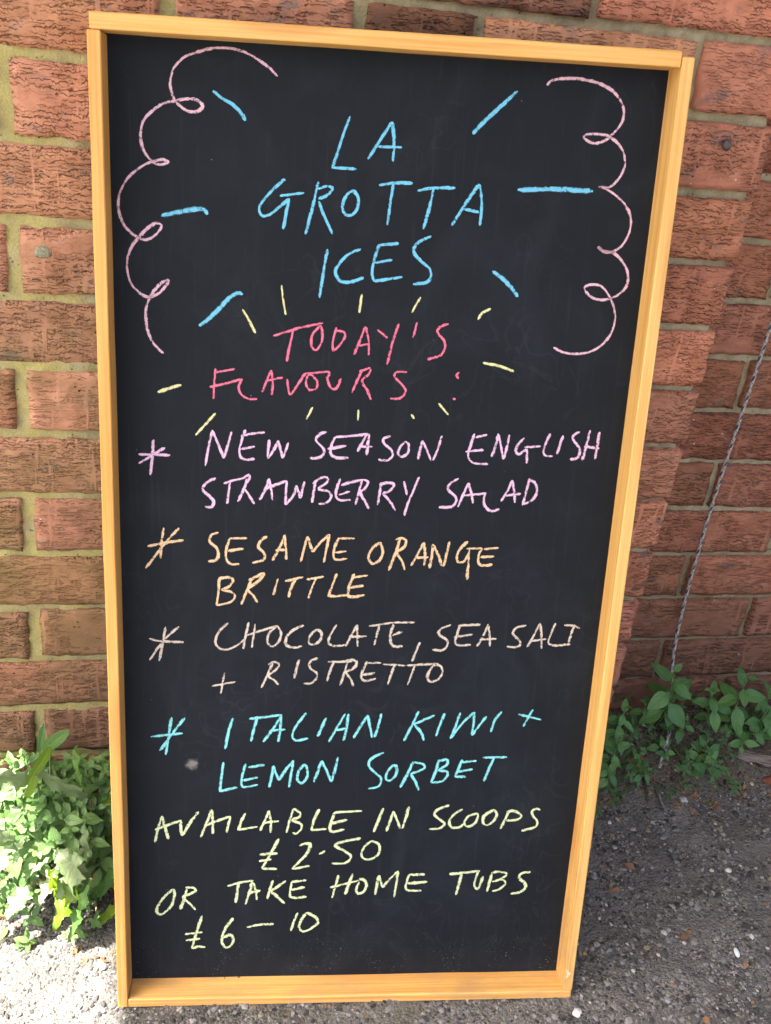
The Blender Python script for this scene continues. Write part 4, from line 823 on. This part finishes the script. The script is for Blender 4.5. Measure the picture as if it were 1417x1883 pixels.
PXM = 1 / 1650.0
for ci, (nm, lab, colr, wpx, strokes) in enumerate(CHALK):
    V = []; F = []; UV = []
    for si, st in enumerate(strokes):
        pts = [(st[i] * 1e-4, st[i + 1] * 1e-4) for i in range(0, len(st), 2)]
        zmean = sum(p[1] for p in pts) / len(pts)
        # the board's foot is further off, so the same pixels mean a wider line
        w = wpx * PXM * (1.0 + 0.42 * (1 - zmean / 1.03)) * 1.08
        v, f, uv = ribbon(pts, w, DEP - 0.00025 - 0.00004 * si - 0.000003 * ci, ci * 3.7 + si * 1.3)
        o0 = len(V); V += v; UV += uv; F += [tuple(i + o0 for i in q) for q in f]
    m = mesh_of(nm, V, F)
    ul = m.uv_layers.new(name='UVMap')
    for p in m.polygons:
        for li in p.loop_indices: ul.data[li].uv = UV[m.loops[li].vertex_index]
    o = link(nm, m, M_CHALK[colr], panel); o['label'] = lab
# wiped smudge of chalk left of LEMON
def mat_smudge():
    b = N('chalk_smudge')
    p = b.n('ShaderNodeTexCoord').outputs['UV']
    L = b.n('ShaderNodeVectorMath', operation='LENGTH'); b.put(L.inputs[0], p)
    a = b.math('MULTIPLY', b.ramp(b.math('ADD', L.outputs['Value'], b.math('MULTIPLY', b.noise(p, 2.2, 3), 0.8)), 1.15, 0.55), 0.42)
    tr = b.n('ShaderNodeBsdfTransparent'); mx = b.n('ShaderNodeMixShader')
    b.put(mx.inputs[0], a); b.put(mx.inputs[1], tr.outputs[0]); b.put(mx.inputs[2], b.bsdf((0.42, 0.40, 0.36), 0.95, 0.1))
    return b.done(mx.outputs[0])
sx, sz = SMUDGE[0] * 1e-4, SMUDGE[1] * 1e-4
ring = [(math.cos(t * math.pi / 8) , math.sin(t * math.pi / 8)) for t in range(16)]
m = mesh_of('chalk_smudge', [(0, 0, 0)] + [(x * 0.0125, 0, z * 0.0115) for x, z in ring], [(0, 1 + i, 1 + (i + 1) % 16) for i in range(16)])
ul = m.uv_layers.new(name='UVMap'); rr = [(0, 0)] + ring
for p in m.polygons:
    for li in p.loop_indices: ul.data[li].uv = rr[m.loops[li].vertex_index]
o = link('chalk_smudge', m, mat_smudge(), panel); o.location = (sx, DEP - 0.0003, sz)

# ------------------------------------------------------------------ added canopy overhead (outside the picture, put in to shade the board)
M_CANVAS = mat_plain('cream_canvas', (0.62, 0.58, 0.48), 0.9, 0.1, 900, 0.06, 0.0004)
M_STEEL = mat_plain('painted_steel', (0.5, 0.5, 0.5), 0.4, 0.5, 100, 0.05, 0.0001)
aw = empty('added_shade_canopy', 'cream canvas canopy on steel arms, added out of the picture to shade the board', 'added_shade_canopy', (0.4, 0, 1.45))
H_A = 2.30                                    # height over the pavement
kx = H_A / math.tan(SUN_EL)
ex = 0.208 + AWX + math.cos(SUN_AZ) * kx; ey = -0.258 + math.sin(SUN_AZ) * kx
za = -0.979 + H_A
AW_N = 0
def edge_x(y): return ex - (y - ey) * AWS
nA = 24; V = []; F = []
for j in range(2):
    y = (0.0, -1.75)[j]
    for i in range(nA + 1):
        x0 = edge_x(y); x = x0 + (2.15 - x0) * i / nA
        V.append((x - 0.4, y, za - 1.45 + 0.003 * math.sin(i * 1.7)))
for (dz) in (0.006,):
    V += [(v[0], v[1], v[2] + dz) for v in list(V)]
n = nA + 1
for i in range(nA):
    F.append((i, i + 1, n + i + 1, n + i)); F.append((2 * n + i, 3 * n + i, 3 * n + i + 1, 2 * n + i + 1))
link('canvas', mesh_of('canvas', V, F, False), M_CANVAS, aw)
for x in (-0.55, 0.6, 1.8):
    tube('arm', [(x - 0.4, 0.0, za - 1.45 + 0.02), (x - 0.4, -1.74, za - 1.45 + 0.02)], 0.012, M_STEEL, aw)

# ------------------------------------------------------------------ rope
R0 = [(1.013, 0.098, 0.60), (1.008, 0.096, 0.2)] + ROPE
pts = spline(R0, 10)
rp = tube('cord', pts, 0.0026, M_ROPE, None, 12, True)
tag(rp, 'grey braided cord with blue flecks hanging down the recessed wall into the weeds', 'cord')

# ------------------------------------------------------------------ plants
def leaf_mesh(L, W, kind, seed):
    """leaf along +y, width in x, blade normal +z; folded along midrib and arching down"""
    r = random.Random(seed)
    nv = 9 if kind != 'toothed' else 25
    fold = r.uniform(0.18, 0.45); arch = r.uniform(0.10, 0.38); side = r.uniform(-0.12, 0.12)
    V = []; UV = []; F = []
    pet = 0.10 if kind != 'strap' else 0.02
    for i in range(nv):
        t = i / (nv - 1)
        if kind == 'ovate':
            s = max(0.0, (t - pet) / (1 - pet)); wv = math.sin(math.pi * s ** 0.78) ** 0.85 if 0 < s < 1 else 0
            wv *= (1 - 0.22 * s)
        elif kind == 'strap':
            wv = min(1, 3.2 * t + 0.35) * (1 - t ** 7)
        else:
            s = max(0.0, (t - pet) / (1 - pet))
            env = (0.42 + 0.58 * math.sin(math.pi * min(1, s * 0.80 + 0.06))) * (1 - s ** 5) if s > 0 else 0
            lobe = 0.74 + 0.26 * math.cos(2 * math.pi * s * 3.4 + 0.6)
            tooth = 1.0 if i % 2 == 0 else 0.78
            wv = env * lobe * tooth
        wv = max(wv, 0.055 if t < 0.98 else 0.0)
        hw = W * 0.5 * wv
        yc = L * t; zc = -arch * L * t * t; xc = side * L * t * t
        for u in (-1, -0.5, 0, 0.5, 1):
            ruf = ((r.uniform(-1, 1) * 0.05 + 0.10 * math.sin(t * 19 + u * 2)) * W * abs(u)) if kind == 'toothed' else r.uniform(-1, 1) * 0.015 * W * abs(u)
            back = -0.05 * L * abs(u) * wv if kind == 'toothed' else 0
            V.append((xc + u * hw, yc + back, zc + fold * abs(u) * hw * (1.0 - 0.5 * abs(u)) + ruf)); UV.append((u, t))
    for i in range(nv - 1):
        for k in range(4):
            a = i * 5 + k; F.append((a, a + 1, a + 6, a + 5))
    m = mesh_of('leaf', V, F)
    ul = m.uv_layers.new(name='UVMap')
    for p in m.polygons:
        for li in p.loop_indices: ul.data[li].uv = UV[m.loops[li].vertex_index]
    return m
OV = [leaf_mesh(1.0, rnd.uniform(0.50, 0.66), 'ovate', s) for s in range(7)]
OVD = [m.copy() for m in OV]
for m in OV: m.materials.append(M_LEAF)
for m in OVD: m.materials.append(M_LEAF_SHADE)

def frame_mat(pos, direction, normal, s):
    y = direction.normalized(); z = (normal - y * normal.dot(y))
    if z.length < 1e-4: z = Vector((0, 0, 1)) - y * y.z
    z.normalize(); x = y.cross(z)
    m = Matrix.Identity(4)
    for i in range(3):
        m[i][0] = x[i] * s; m[i][1] = y[i] * s; m[i][2] = z[i] * s
    m[0][3], m[1][3], m[2][3] = pos
    return m

def shoot(plant, base, tip, L, pairs, meshes, stem_mat, wall_y):
    base = Vector(base); tip = Vector(tip); org = plant.location
    mid = base.lerp(tip, 0.5) + Vector((rnd.uniform(-0.008, 0.008), -0.012, 0.004))
    path = spline([base, mid, tip], 6)
    tube('stem', [p - org for p in path], [0.0016 - 0.0008 * i / len(path) for i in range(len(path))], stem_mat, plant, 6)
    axis_ = (tip - mid).normalized()
    axis_ = (axis_ * 0.5 + Vector((rnd.uniform(-0.3, 0.3), -0.75, 0.55))).normalized()   # tips turn to the light
    length = (tip - base).length
    ang = rnd.uniform(0, math.pi)
    k = 0
    for j in range(pairs + 1):
        back = j * L * 0.42
        if back > length * 0.9: break
        # point on the path at distance 'back' from the tip
        acc = 0; pos = path[-1].copy()
        for a, b_ in zip(path[::-1][:-1], path[::-1][1:]):
            sl = (b_ - a).length
            if acc + sl >= back:
                pos = a.lerp(b_, (back - acc) / max(sl, 1e-6)); break
            acc += sl
        sc = L * (0.42, 0.82, 1.0, 1.0, 0.9, 0.85)[min(j, 5)]
        elev = (0.75, 0.35, 0.12, -0.02, -0.1, -0.2)[min(j, 5)]
        ref = Vector((0, 0, 1)) if abs(axis_.z) < 0.9 else Vector((1, 0, 0))
        e1 = axis_.cross(ref).normalized(); e2 = axis_.cross(e1)
        for q in range(2):
            a = ang + q * math.pi + rnd.uniform(-0.3, 0.3)
            d = e1 * math.cos(a) + e2 * math.sin(a)
            d = (d * math.cos(elev) + axis_ * math.sin(elev) + Vector((0, 0, -0.12 * j / 3))).normalized()
            end = pos + d * sc
            if end.y > wall_y - 0.002: d.y -= (end.y - wall_y + 0.004) / sc; d.normalize()
            nrm = (axis_ + Vector((0, -0.15, 0.35)) + Vector((rnd.uniform(-.25, .25), rnd.uniform(-.25, .25), rnd.uniform(-.25, .25)))).normalized()
            lf = link('leaf', rnd.choice(meshes), None, plant)
            lf.matrix_local = Matrix.Translation(-org) @ frame_mat(pos, d, nrm, sc * rnd.uniform(0.9, 1.12))
        ang += math.pi / 2 + rnd.uniform(-0.15, 0.15)

SCALE_L = 1.30
def cluster(shoots, label, name, meshes, stem_mat, wall_y, group=None):
    cx = sum(s[0][0] if isinstance(s[0], tuple) else s[0] for s in shoots) / len(shoots)
    cy = wall_y - 0.02
    cz = float(ground_z(cx, cy))
    p = empty(name, label, 'plant', (cx, cy, cz), group)
    for (x, y, z, L, n) in shoots:
        bx = cx + (x - cx) * 0.65; by = min(wall_y - 0.006, y * 0.5 + cy * 0.5 + 0.006)
        bz = float(ground_z(bx, by)) - 0.002
        shoot(p, (bx, by, bz), (x, y, z), L * SCALE_L * (1.25 if wall_y == 0.0 else 1.05), n, meshes, stem_mat, wall_y)
    return p

def split_by(shoots, key):
    d = {}
    for s in shoots: d.setdefault(key(s), []).append(s)
    return d
flat = lambda S: [(s[0], s[1], s[2], s[3], s[4]) for s in S]
LS = flat(LEFT_SHOOTS); RS = flat(RIGHT_SHOOTS)
def lkey(s):
    if s[0] < 0.045: return 0
    if s[1] <= -0.10: return 1
    return 2 if s[0] < 0.135 else 3
lab_l = {0: 'oval-leaved weed at the left edge, outermost of the sunny clump', 1: 'sunlit oval-leaved weed sprawling forward onto the asphalt left of the board',
         2: 'upright oval-leaved weed growing against the left foot of the wall', 3: 'shaded oval-leaved weed tucked beside the board left rail'}
for k, S in split_by(LS, lkey).items():
    cluster(S, lab_l[k], 'leafy_weed', OV, M_STEMG, 0.0)
def rkey(s):
    if s[0] < 0.955 and s[1] < 0.045: return 0
    if s[0] < 1.045: return 1
    if s[1] <= 0.0: return 2
    return 3
lab_r = {0: 'dark green weed rising close beside the board right rail', 1: 'tall dark green weed whose broad top rosette covers the cord',
         2: 'low green weed rosette leaning over the asphalt beside the wood scrap', 3: 'dark green weed with a spreading top at the right edge of the recess'}
for k, S in split_by(RS, rkey).items():
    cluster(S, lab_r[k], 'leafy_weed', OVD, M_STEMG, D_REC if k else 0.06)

# sow thistle: big toothed leaves
th = empty('sow_thistle', 'sow thistle with big jagged pale and lime leaves beside the board left rail', 'plant', (0.175, -0.045, float(ground_z(0.175, -0.045))))
root = th.location.copy()
TM = {'pale': M_PALE, 'lime': M_LIME, 'green': M_GREEN}
for i, (a, b_, w, kind) in enumerate(TOOTHED):
    a = Vector(a); b_ = Vector(b_); L = (b_ - a).length
    m = leaf_mesh(L, w, 'toothed', 40 + i); m.materials.append(TM[kind])
    lf = link('leaf', m, None, th)
    d = (b_ - a).normalized()
    lf.matrix_local = Matrix.Translation(-root) @ frame_mat(a, d, Vector((rnd.uniform(-.7, -.1), rnd.uniform(-.8, -.3), 0.9)), 1.0)
    lf['label'] = {'pale': 'jagged leaf with sun glare put into its pale colour', 'lime': 'yellow-green jagged leaf', 'green': 'green jagged leaf'}[kind]
    if i % 2 == 0:
        tube('stem', [p - root for p in spline([root + Vector((rnd.uniform(-.02, .03), 0, 0)), root.lerp(a, 0.6) + Vector((0, -0.01, 0.01)), a], 5)], 0.0019, M_STEM, th, 6)
sp = empty('grass_tuft', 'tuft of broad strap leaves poking up above the weeds left of the board', 'grass', (0.12, -0.03, float(ground_z(0.12, -0.03))))
for i, (a, b_, w) in enumerate(STRAPS):
    a = Vector(a); b_ = Vector(b_)
    m = leaf_mesh((b_ - a).length, w, 'strap', 90 + i); m.materials.append(M_LIME if i in (1, 2) else M_GREEN)
    lf = link('leaf', m, None, sp)
    lf.matrix_local = Matrix.Translation(-sp.location) @ frame_mat(a, b_ - a, Vector((0.1, -0.8, 0.5)), 1.0)
    tube('stem', [p - sp.location for p in spline([sp.location, sp.location.lerp(a, 0.5) + Vector((0, -0.008, 0)), a], 5)], 0.0013, M_STEMG, sp, 6)

# creeping ground cover with tiny leaves (uncountable)
def ground_cover(name, boxes, n, Lr, mat, seed):
    r = np.random.RandomState(seed); Vs = []; Fs = []; UVs = []; base = 0
    src = OV[0]
    v0 = np.array([v.co[:] for v in src.vertices]); f0 = np.array([p.vertices[:] for p in src.polygons])
    uv0 = np.zeros((len(v0), 2))
    for l, u in zip(src.loops, src.uv_layers[0].data): uv0[l.vertex_index] = u.uv
    # thin the blade to 3 x 5 vertices to keep it cheap
    idx = [i * 5 + k for i in (0, 2, 4, 6, 8) for k in (0, 2, 4)]
    v0 = v0[idx]; uv0 = uv0[idx]; f0 = grid_faces(3, 5)
    for (x0, x1, y0, y1, hmax, cnt) in boxes:
        for _ in range(cnt):
            cx, cy = r.uniform(x0, x1), r.uniform(y0, y1)
            if vnoise(cx * 25, cy * 25, 6) < 0.34: continue
            cz = float(ground_z(cx, cy)) + hmax * r.rand() ** 1.3
            ax = Vector((r.uniform(-.5, .5), r.uniform(-1.0, 0.1), 0.8)).normalized()
            e1 = ax.cross(Vector((1, 0, 0.2))).normalized(); e2 = ax.cross(e1)
            a0 = r.uniform(0, 6.28); L = r.uniform(*Lr)
            for q in range(r.randint(4, 7)):
                a = a0 + q * 1.7; el = 0.1 + 0.08 * q
                d = (e1 * math.cos(a) + e2 * math.sin(a)) * math.cos(el) + ax * math.sin(el)
                M = np.array(frame_mat(Vector((cx, cy, cz)) - ax * (q * L * 0.16), d, ax, L * r.uniform(0.7, 1.1)))
                Vs.append(v0 @ M[:3, :3].T + M[:3, 3]); Fs.append(f0 + base); UVs.append(uv0); base += len(v0)
    V = np.vstack(Vs); F = np.vstack(Fs); UV = np.vstack(UVs)
    m = fast_mesh(name, V, F)
    ul = m.uv_layers.new(name='UVMap'); ul.data.foreach_set('uv', UV[F.ravel()].astype(np.float32).ravel())
    o = link(name, m, mat); o['kind'] = 'stuff'; return o
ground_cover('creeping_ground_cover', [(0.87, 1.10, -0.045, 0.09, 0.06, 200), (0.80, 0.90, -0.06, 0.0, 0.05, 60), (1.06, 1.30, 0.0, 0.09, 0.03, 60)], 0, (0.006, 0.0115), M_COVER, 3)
M_LITTER = mat_plain('dead_leaf_litter', (0.17, 0.10, 0.055), 0.9, 0.2, 120, 0.6, 0.0004)
ground_cover('leaf_litter', [(0.0, 0.21, -0.20, -0.10, 0.004, 60), (0.82, 1.25, -0.07, 0.05, 0.006, 90)], 0, (0.004, 0.010), M_LITTER, 9)
ground_cover('undergrowth', [(-0.15, 0.20, -0.05, -0.005, 0.16, 300), (-0.12, 0.19, -0.11, -0.04, 0.06, 90), (-0.10, 0.20, -0.165, -0.09, 0.03, 45)], 0, (0.008, 0.018), M_LEAF, 4)

# ------------------------------------------------------------------ small things on the ground
def on_ground(x, y, dz=0.0): return (x, y, float(ground_z(x, y)) + dz)
stone_specs = [('white_stone', 'chalky white pebble just below the board right foot', 0.0075, (0.62, 0.60, 0.58)),
               ('pale_stone', 'small white stone nearest the board right rail, below the weeds', 0.0045, (0.55, 0.52, 0.52)),
               ('white_stone', 'off-white angular stone near the right edge of the picture', 0.0058, (0.55, 0.54, 0.50)),
               None,
               ('grey_stone', 'square pale grey stone beside the curled brown leaf', 0.0055, (0.38, 0.37, 0.38)),
               ('tan_stone', 'round tan pebble on the soil in front of the cord', 0.0055, (0.42, 0.36, 0.25)),
               ('tan_stone', 'yellowish pebble just below the wood scrap', 0.0048, (0.42, 0.36, 0.20)),
               ('orange_stone', 'orange pebble closest to the lower right rail of the board', 0.0040, (0.42, 0.22, 0.06)),
               ('grey_stone', 'round dull pebble in the right-hand asphalt beside the off-white stone', 0.0036, (0.28, 0.27, 0.24)),
               ('lichened_stone', 'mottled grey-white stone on the dark asphalt below the low weed', 0.0075, (0.34, 0.34, 0.33))]
for i, sp_ in enumerate(stone_specs):
    if sp_ is None: continue
    nm, lab, rad, colr = sp_
    o = blob(nm, on_ground(*STONES[i], -rad * 0.05), rad * 0.9, rad * 0.72, rad * 0.55, mat_plain('stone_%s' % nm, colr, 0.8, 0.3, 260, 0.22, 0.0008), i + 1, None, (10, 7), 0.38)
    o.rotation_euler = (0.2, 0.1, i * 1.3); tag(o, lab, 'stone')
M_WHITE = mat_plain('white_plastic', (0.62, 0.70, 0.70), 0.5, 0.5, 200, 0.1, 0.0002)
o = blob('plastic_scrap', on_ground(*PLASTIC[0], 0.002), 0.0036, 0.0072, 0.002, M_WHITE, 5, None, (12, 7), 0.2)
o.rotation_euler = (0, 0.1, -0.15); tag(o, 'small oblong scrap of white plastic on the asphalt at the lower right', 'litter')
M_DRY = mat_leaf('dry_leaf', (0.20, 0.10, 0.045), (0.34, 0.20, 0.11), (0.26, 0.15, 0.08), 0.2)
dls = [('pinkish brown dead leaf on the asphalt beside the board right rail', 0.017, 0.9), ('small curled rust-brown dead leaf in the lower right asphalt', 0.013, 2.0),
       ('dead leaf caught under the weeds beside the board', 0.020, 0.3), ('small tan dead leaf halfway down the board right side', 0.012, 1.4), ('brownish leaf crumb low in the right-hand asphalt', 0.010, 2.6)]
for (lab, L, a), (x, y) in zip(dls, DRYLEAF):
    m = leaf_mesh(L, L * 0.72, 'ovate', int(a * 100)); m.materials.append(M_DRY)
    o = link('dead_leaf', m, None); o.location = on_ground(x, y, 0.003); o.rotation_euler = (0.15, -0.1, a); tag(o, lab, 'dead leaf')
M_TWIG = mat_plain('weathered_twig', (0.14, 0.14, 0.135), 0.8, 0.2, 400, 0.4, 0.0004)
M_TWIGD = mat_plain('black_twig', (0.035, 0.032, 0.03), 0.7, 0.3, 400, 0.4, 0.0004)
for (i, j, lab, mt, rr_) in ((0, 1, 'straight grey twig lying on the asphalt below the cord', M_TWIG, 0.0022), (2, 3, 'short black twig left of the grey twig', M_TWIGD, 0.0022)):
    a = Vector(on_ground(*TWIG[i], 0.0025)); b_ = Vector(on_ground(*TWIG[j], 0.0022))
    o = tube('twig', [a, a.lerp(b_, 0.35) + Vector((0.0006, 0, 0.0006)), a.lerp(b_, 0.7) - Vector((0.0005, 0, 0)), b_], [rr_, rr_ * 0.95, rr_ * 0.9, rr_ * 0.7], mt, None, 7)
    tag(o, lab, 'twig')
# split offcut of weathered wood
a = Vector(on_ground(*WOOD[0])); b_ = Vector(on_ground(*WOOD[1])); b_ = a + (b_ - a) * 1.5
L = (b_ - a).length; nn = 16; V = []; F = []
for i in range(nn + 1):
    t = i / nn
    for (yy, zz) in ((-0.0075, 0), (-0.0075, 0.0105), (-0.001, 0.0125), (0.0075, 0.0095), (0.0075, 0)):
        j = (float(vnoise(t * 7 + yy * 300, zz * 300 + 5, 2)) - 0.5) * 0.003
        V.append((t * L + (float(vnoise(yy * 900 + 7, zz * 900 + 4, 5)) - 0.5) * 0.014 * (1 if i in (0, nn) else 0), yy + j, zz * (0.75 + 0.4 * t) + j))
for i in range(nn):
    for k in range(5):
        F.append((i * 5 + k, i * 5 + (k + 1) % 5, (i + 1) * 5 + (k + 1) % 5, (i + 1) * 5 + k))
F.append((4, 3, 2, 1, 0)); F.append(tuple(nn * 5 + k for k in range(5)))
def mat_oldwood():
    b = N('weathered_wood'); p = b.n('ShaderNodeTexCoord').outputs['Object']
    n = b.noise(b.vmath('MULTIPLY', p, (25, 420, 420)), 1, 4, 0.7)
    c = b.mix(b.ramp(n, 0.35, 0.62), (0.065, 0.055, 0.048), (0.25, 0.215, 0.185))
    return b.done(b.bsdf(c, 0.9, 0.2, b.bump(n, 0.0016, 1.0)))
o = link('wood_scrap', mesh_of('wood_scrap', V, F, False), mat_oldwood())
o.matrix_world = frame_mat(a - Vector((0, 0, 0.002)), Vector((0, 0, 1)).cross(b_ - a), Vector((0, 0, 1)), 1.0)
tag(o, 'split grey weathered wood scrap lying under the right-hand weeds', 'wood scrap')
o = blob('brick_shard', on_ground(SHARD[0][0] + 0.012, SHARD[0][1] - 0.004, 0.002), 0.020, 0.008, 0.006, mat_plain('broken_brick', (0.17, 0.065, 0.042), 0.9, 0.2, 300, 0.3, 0.001), 3, None, (10, 6), 0.4)
o.rotation_euler = (0, 0, -0.35); tag(o, 'shard of red brick poking out below the wood scrap at the right edge', 'brick shard')
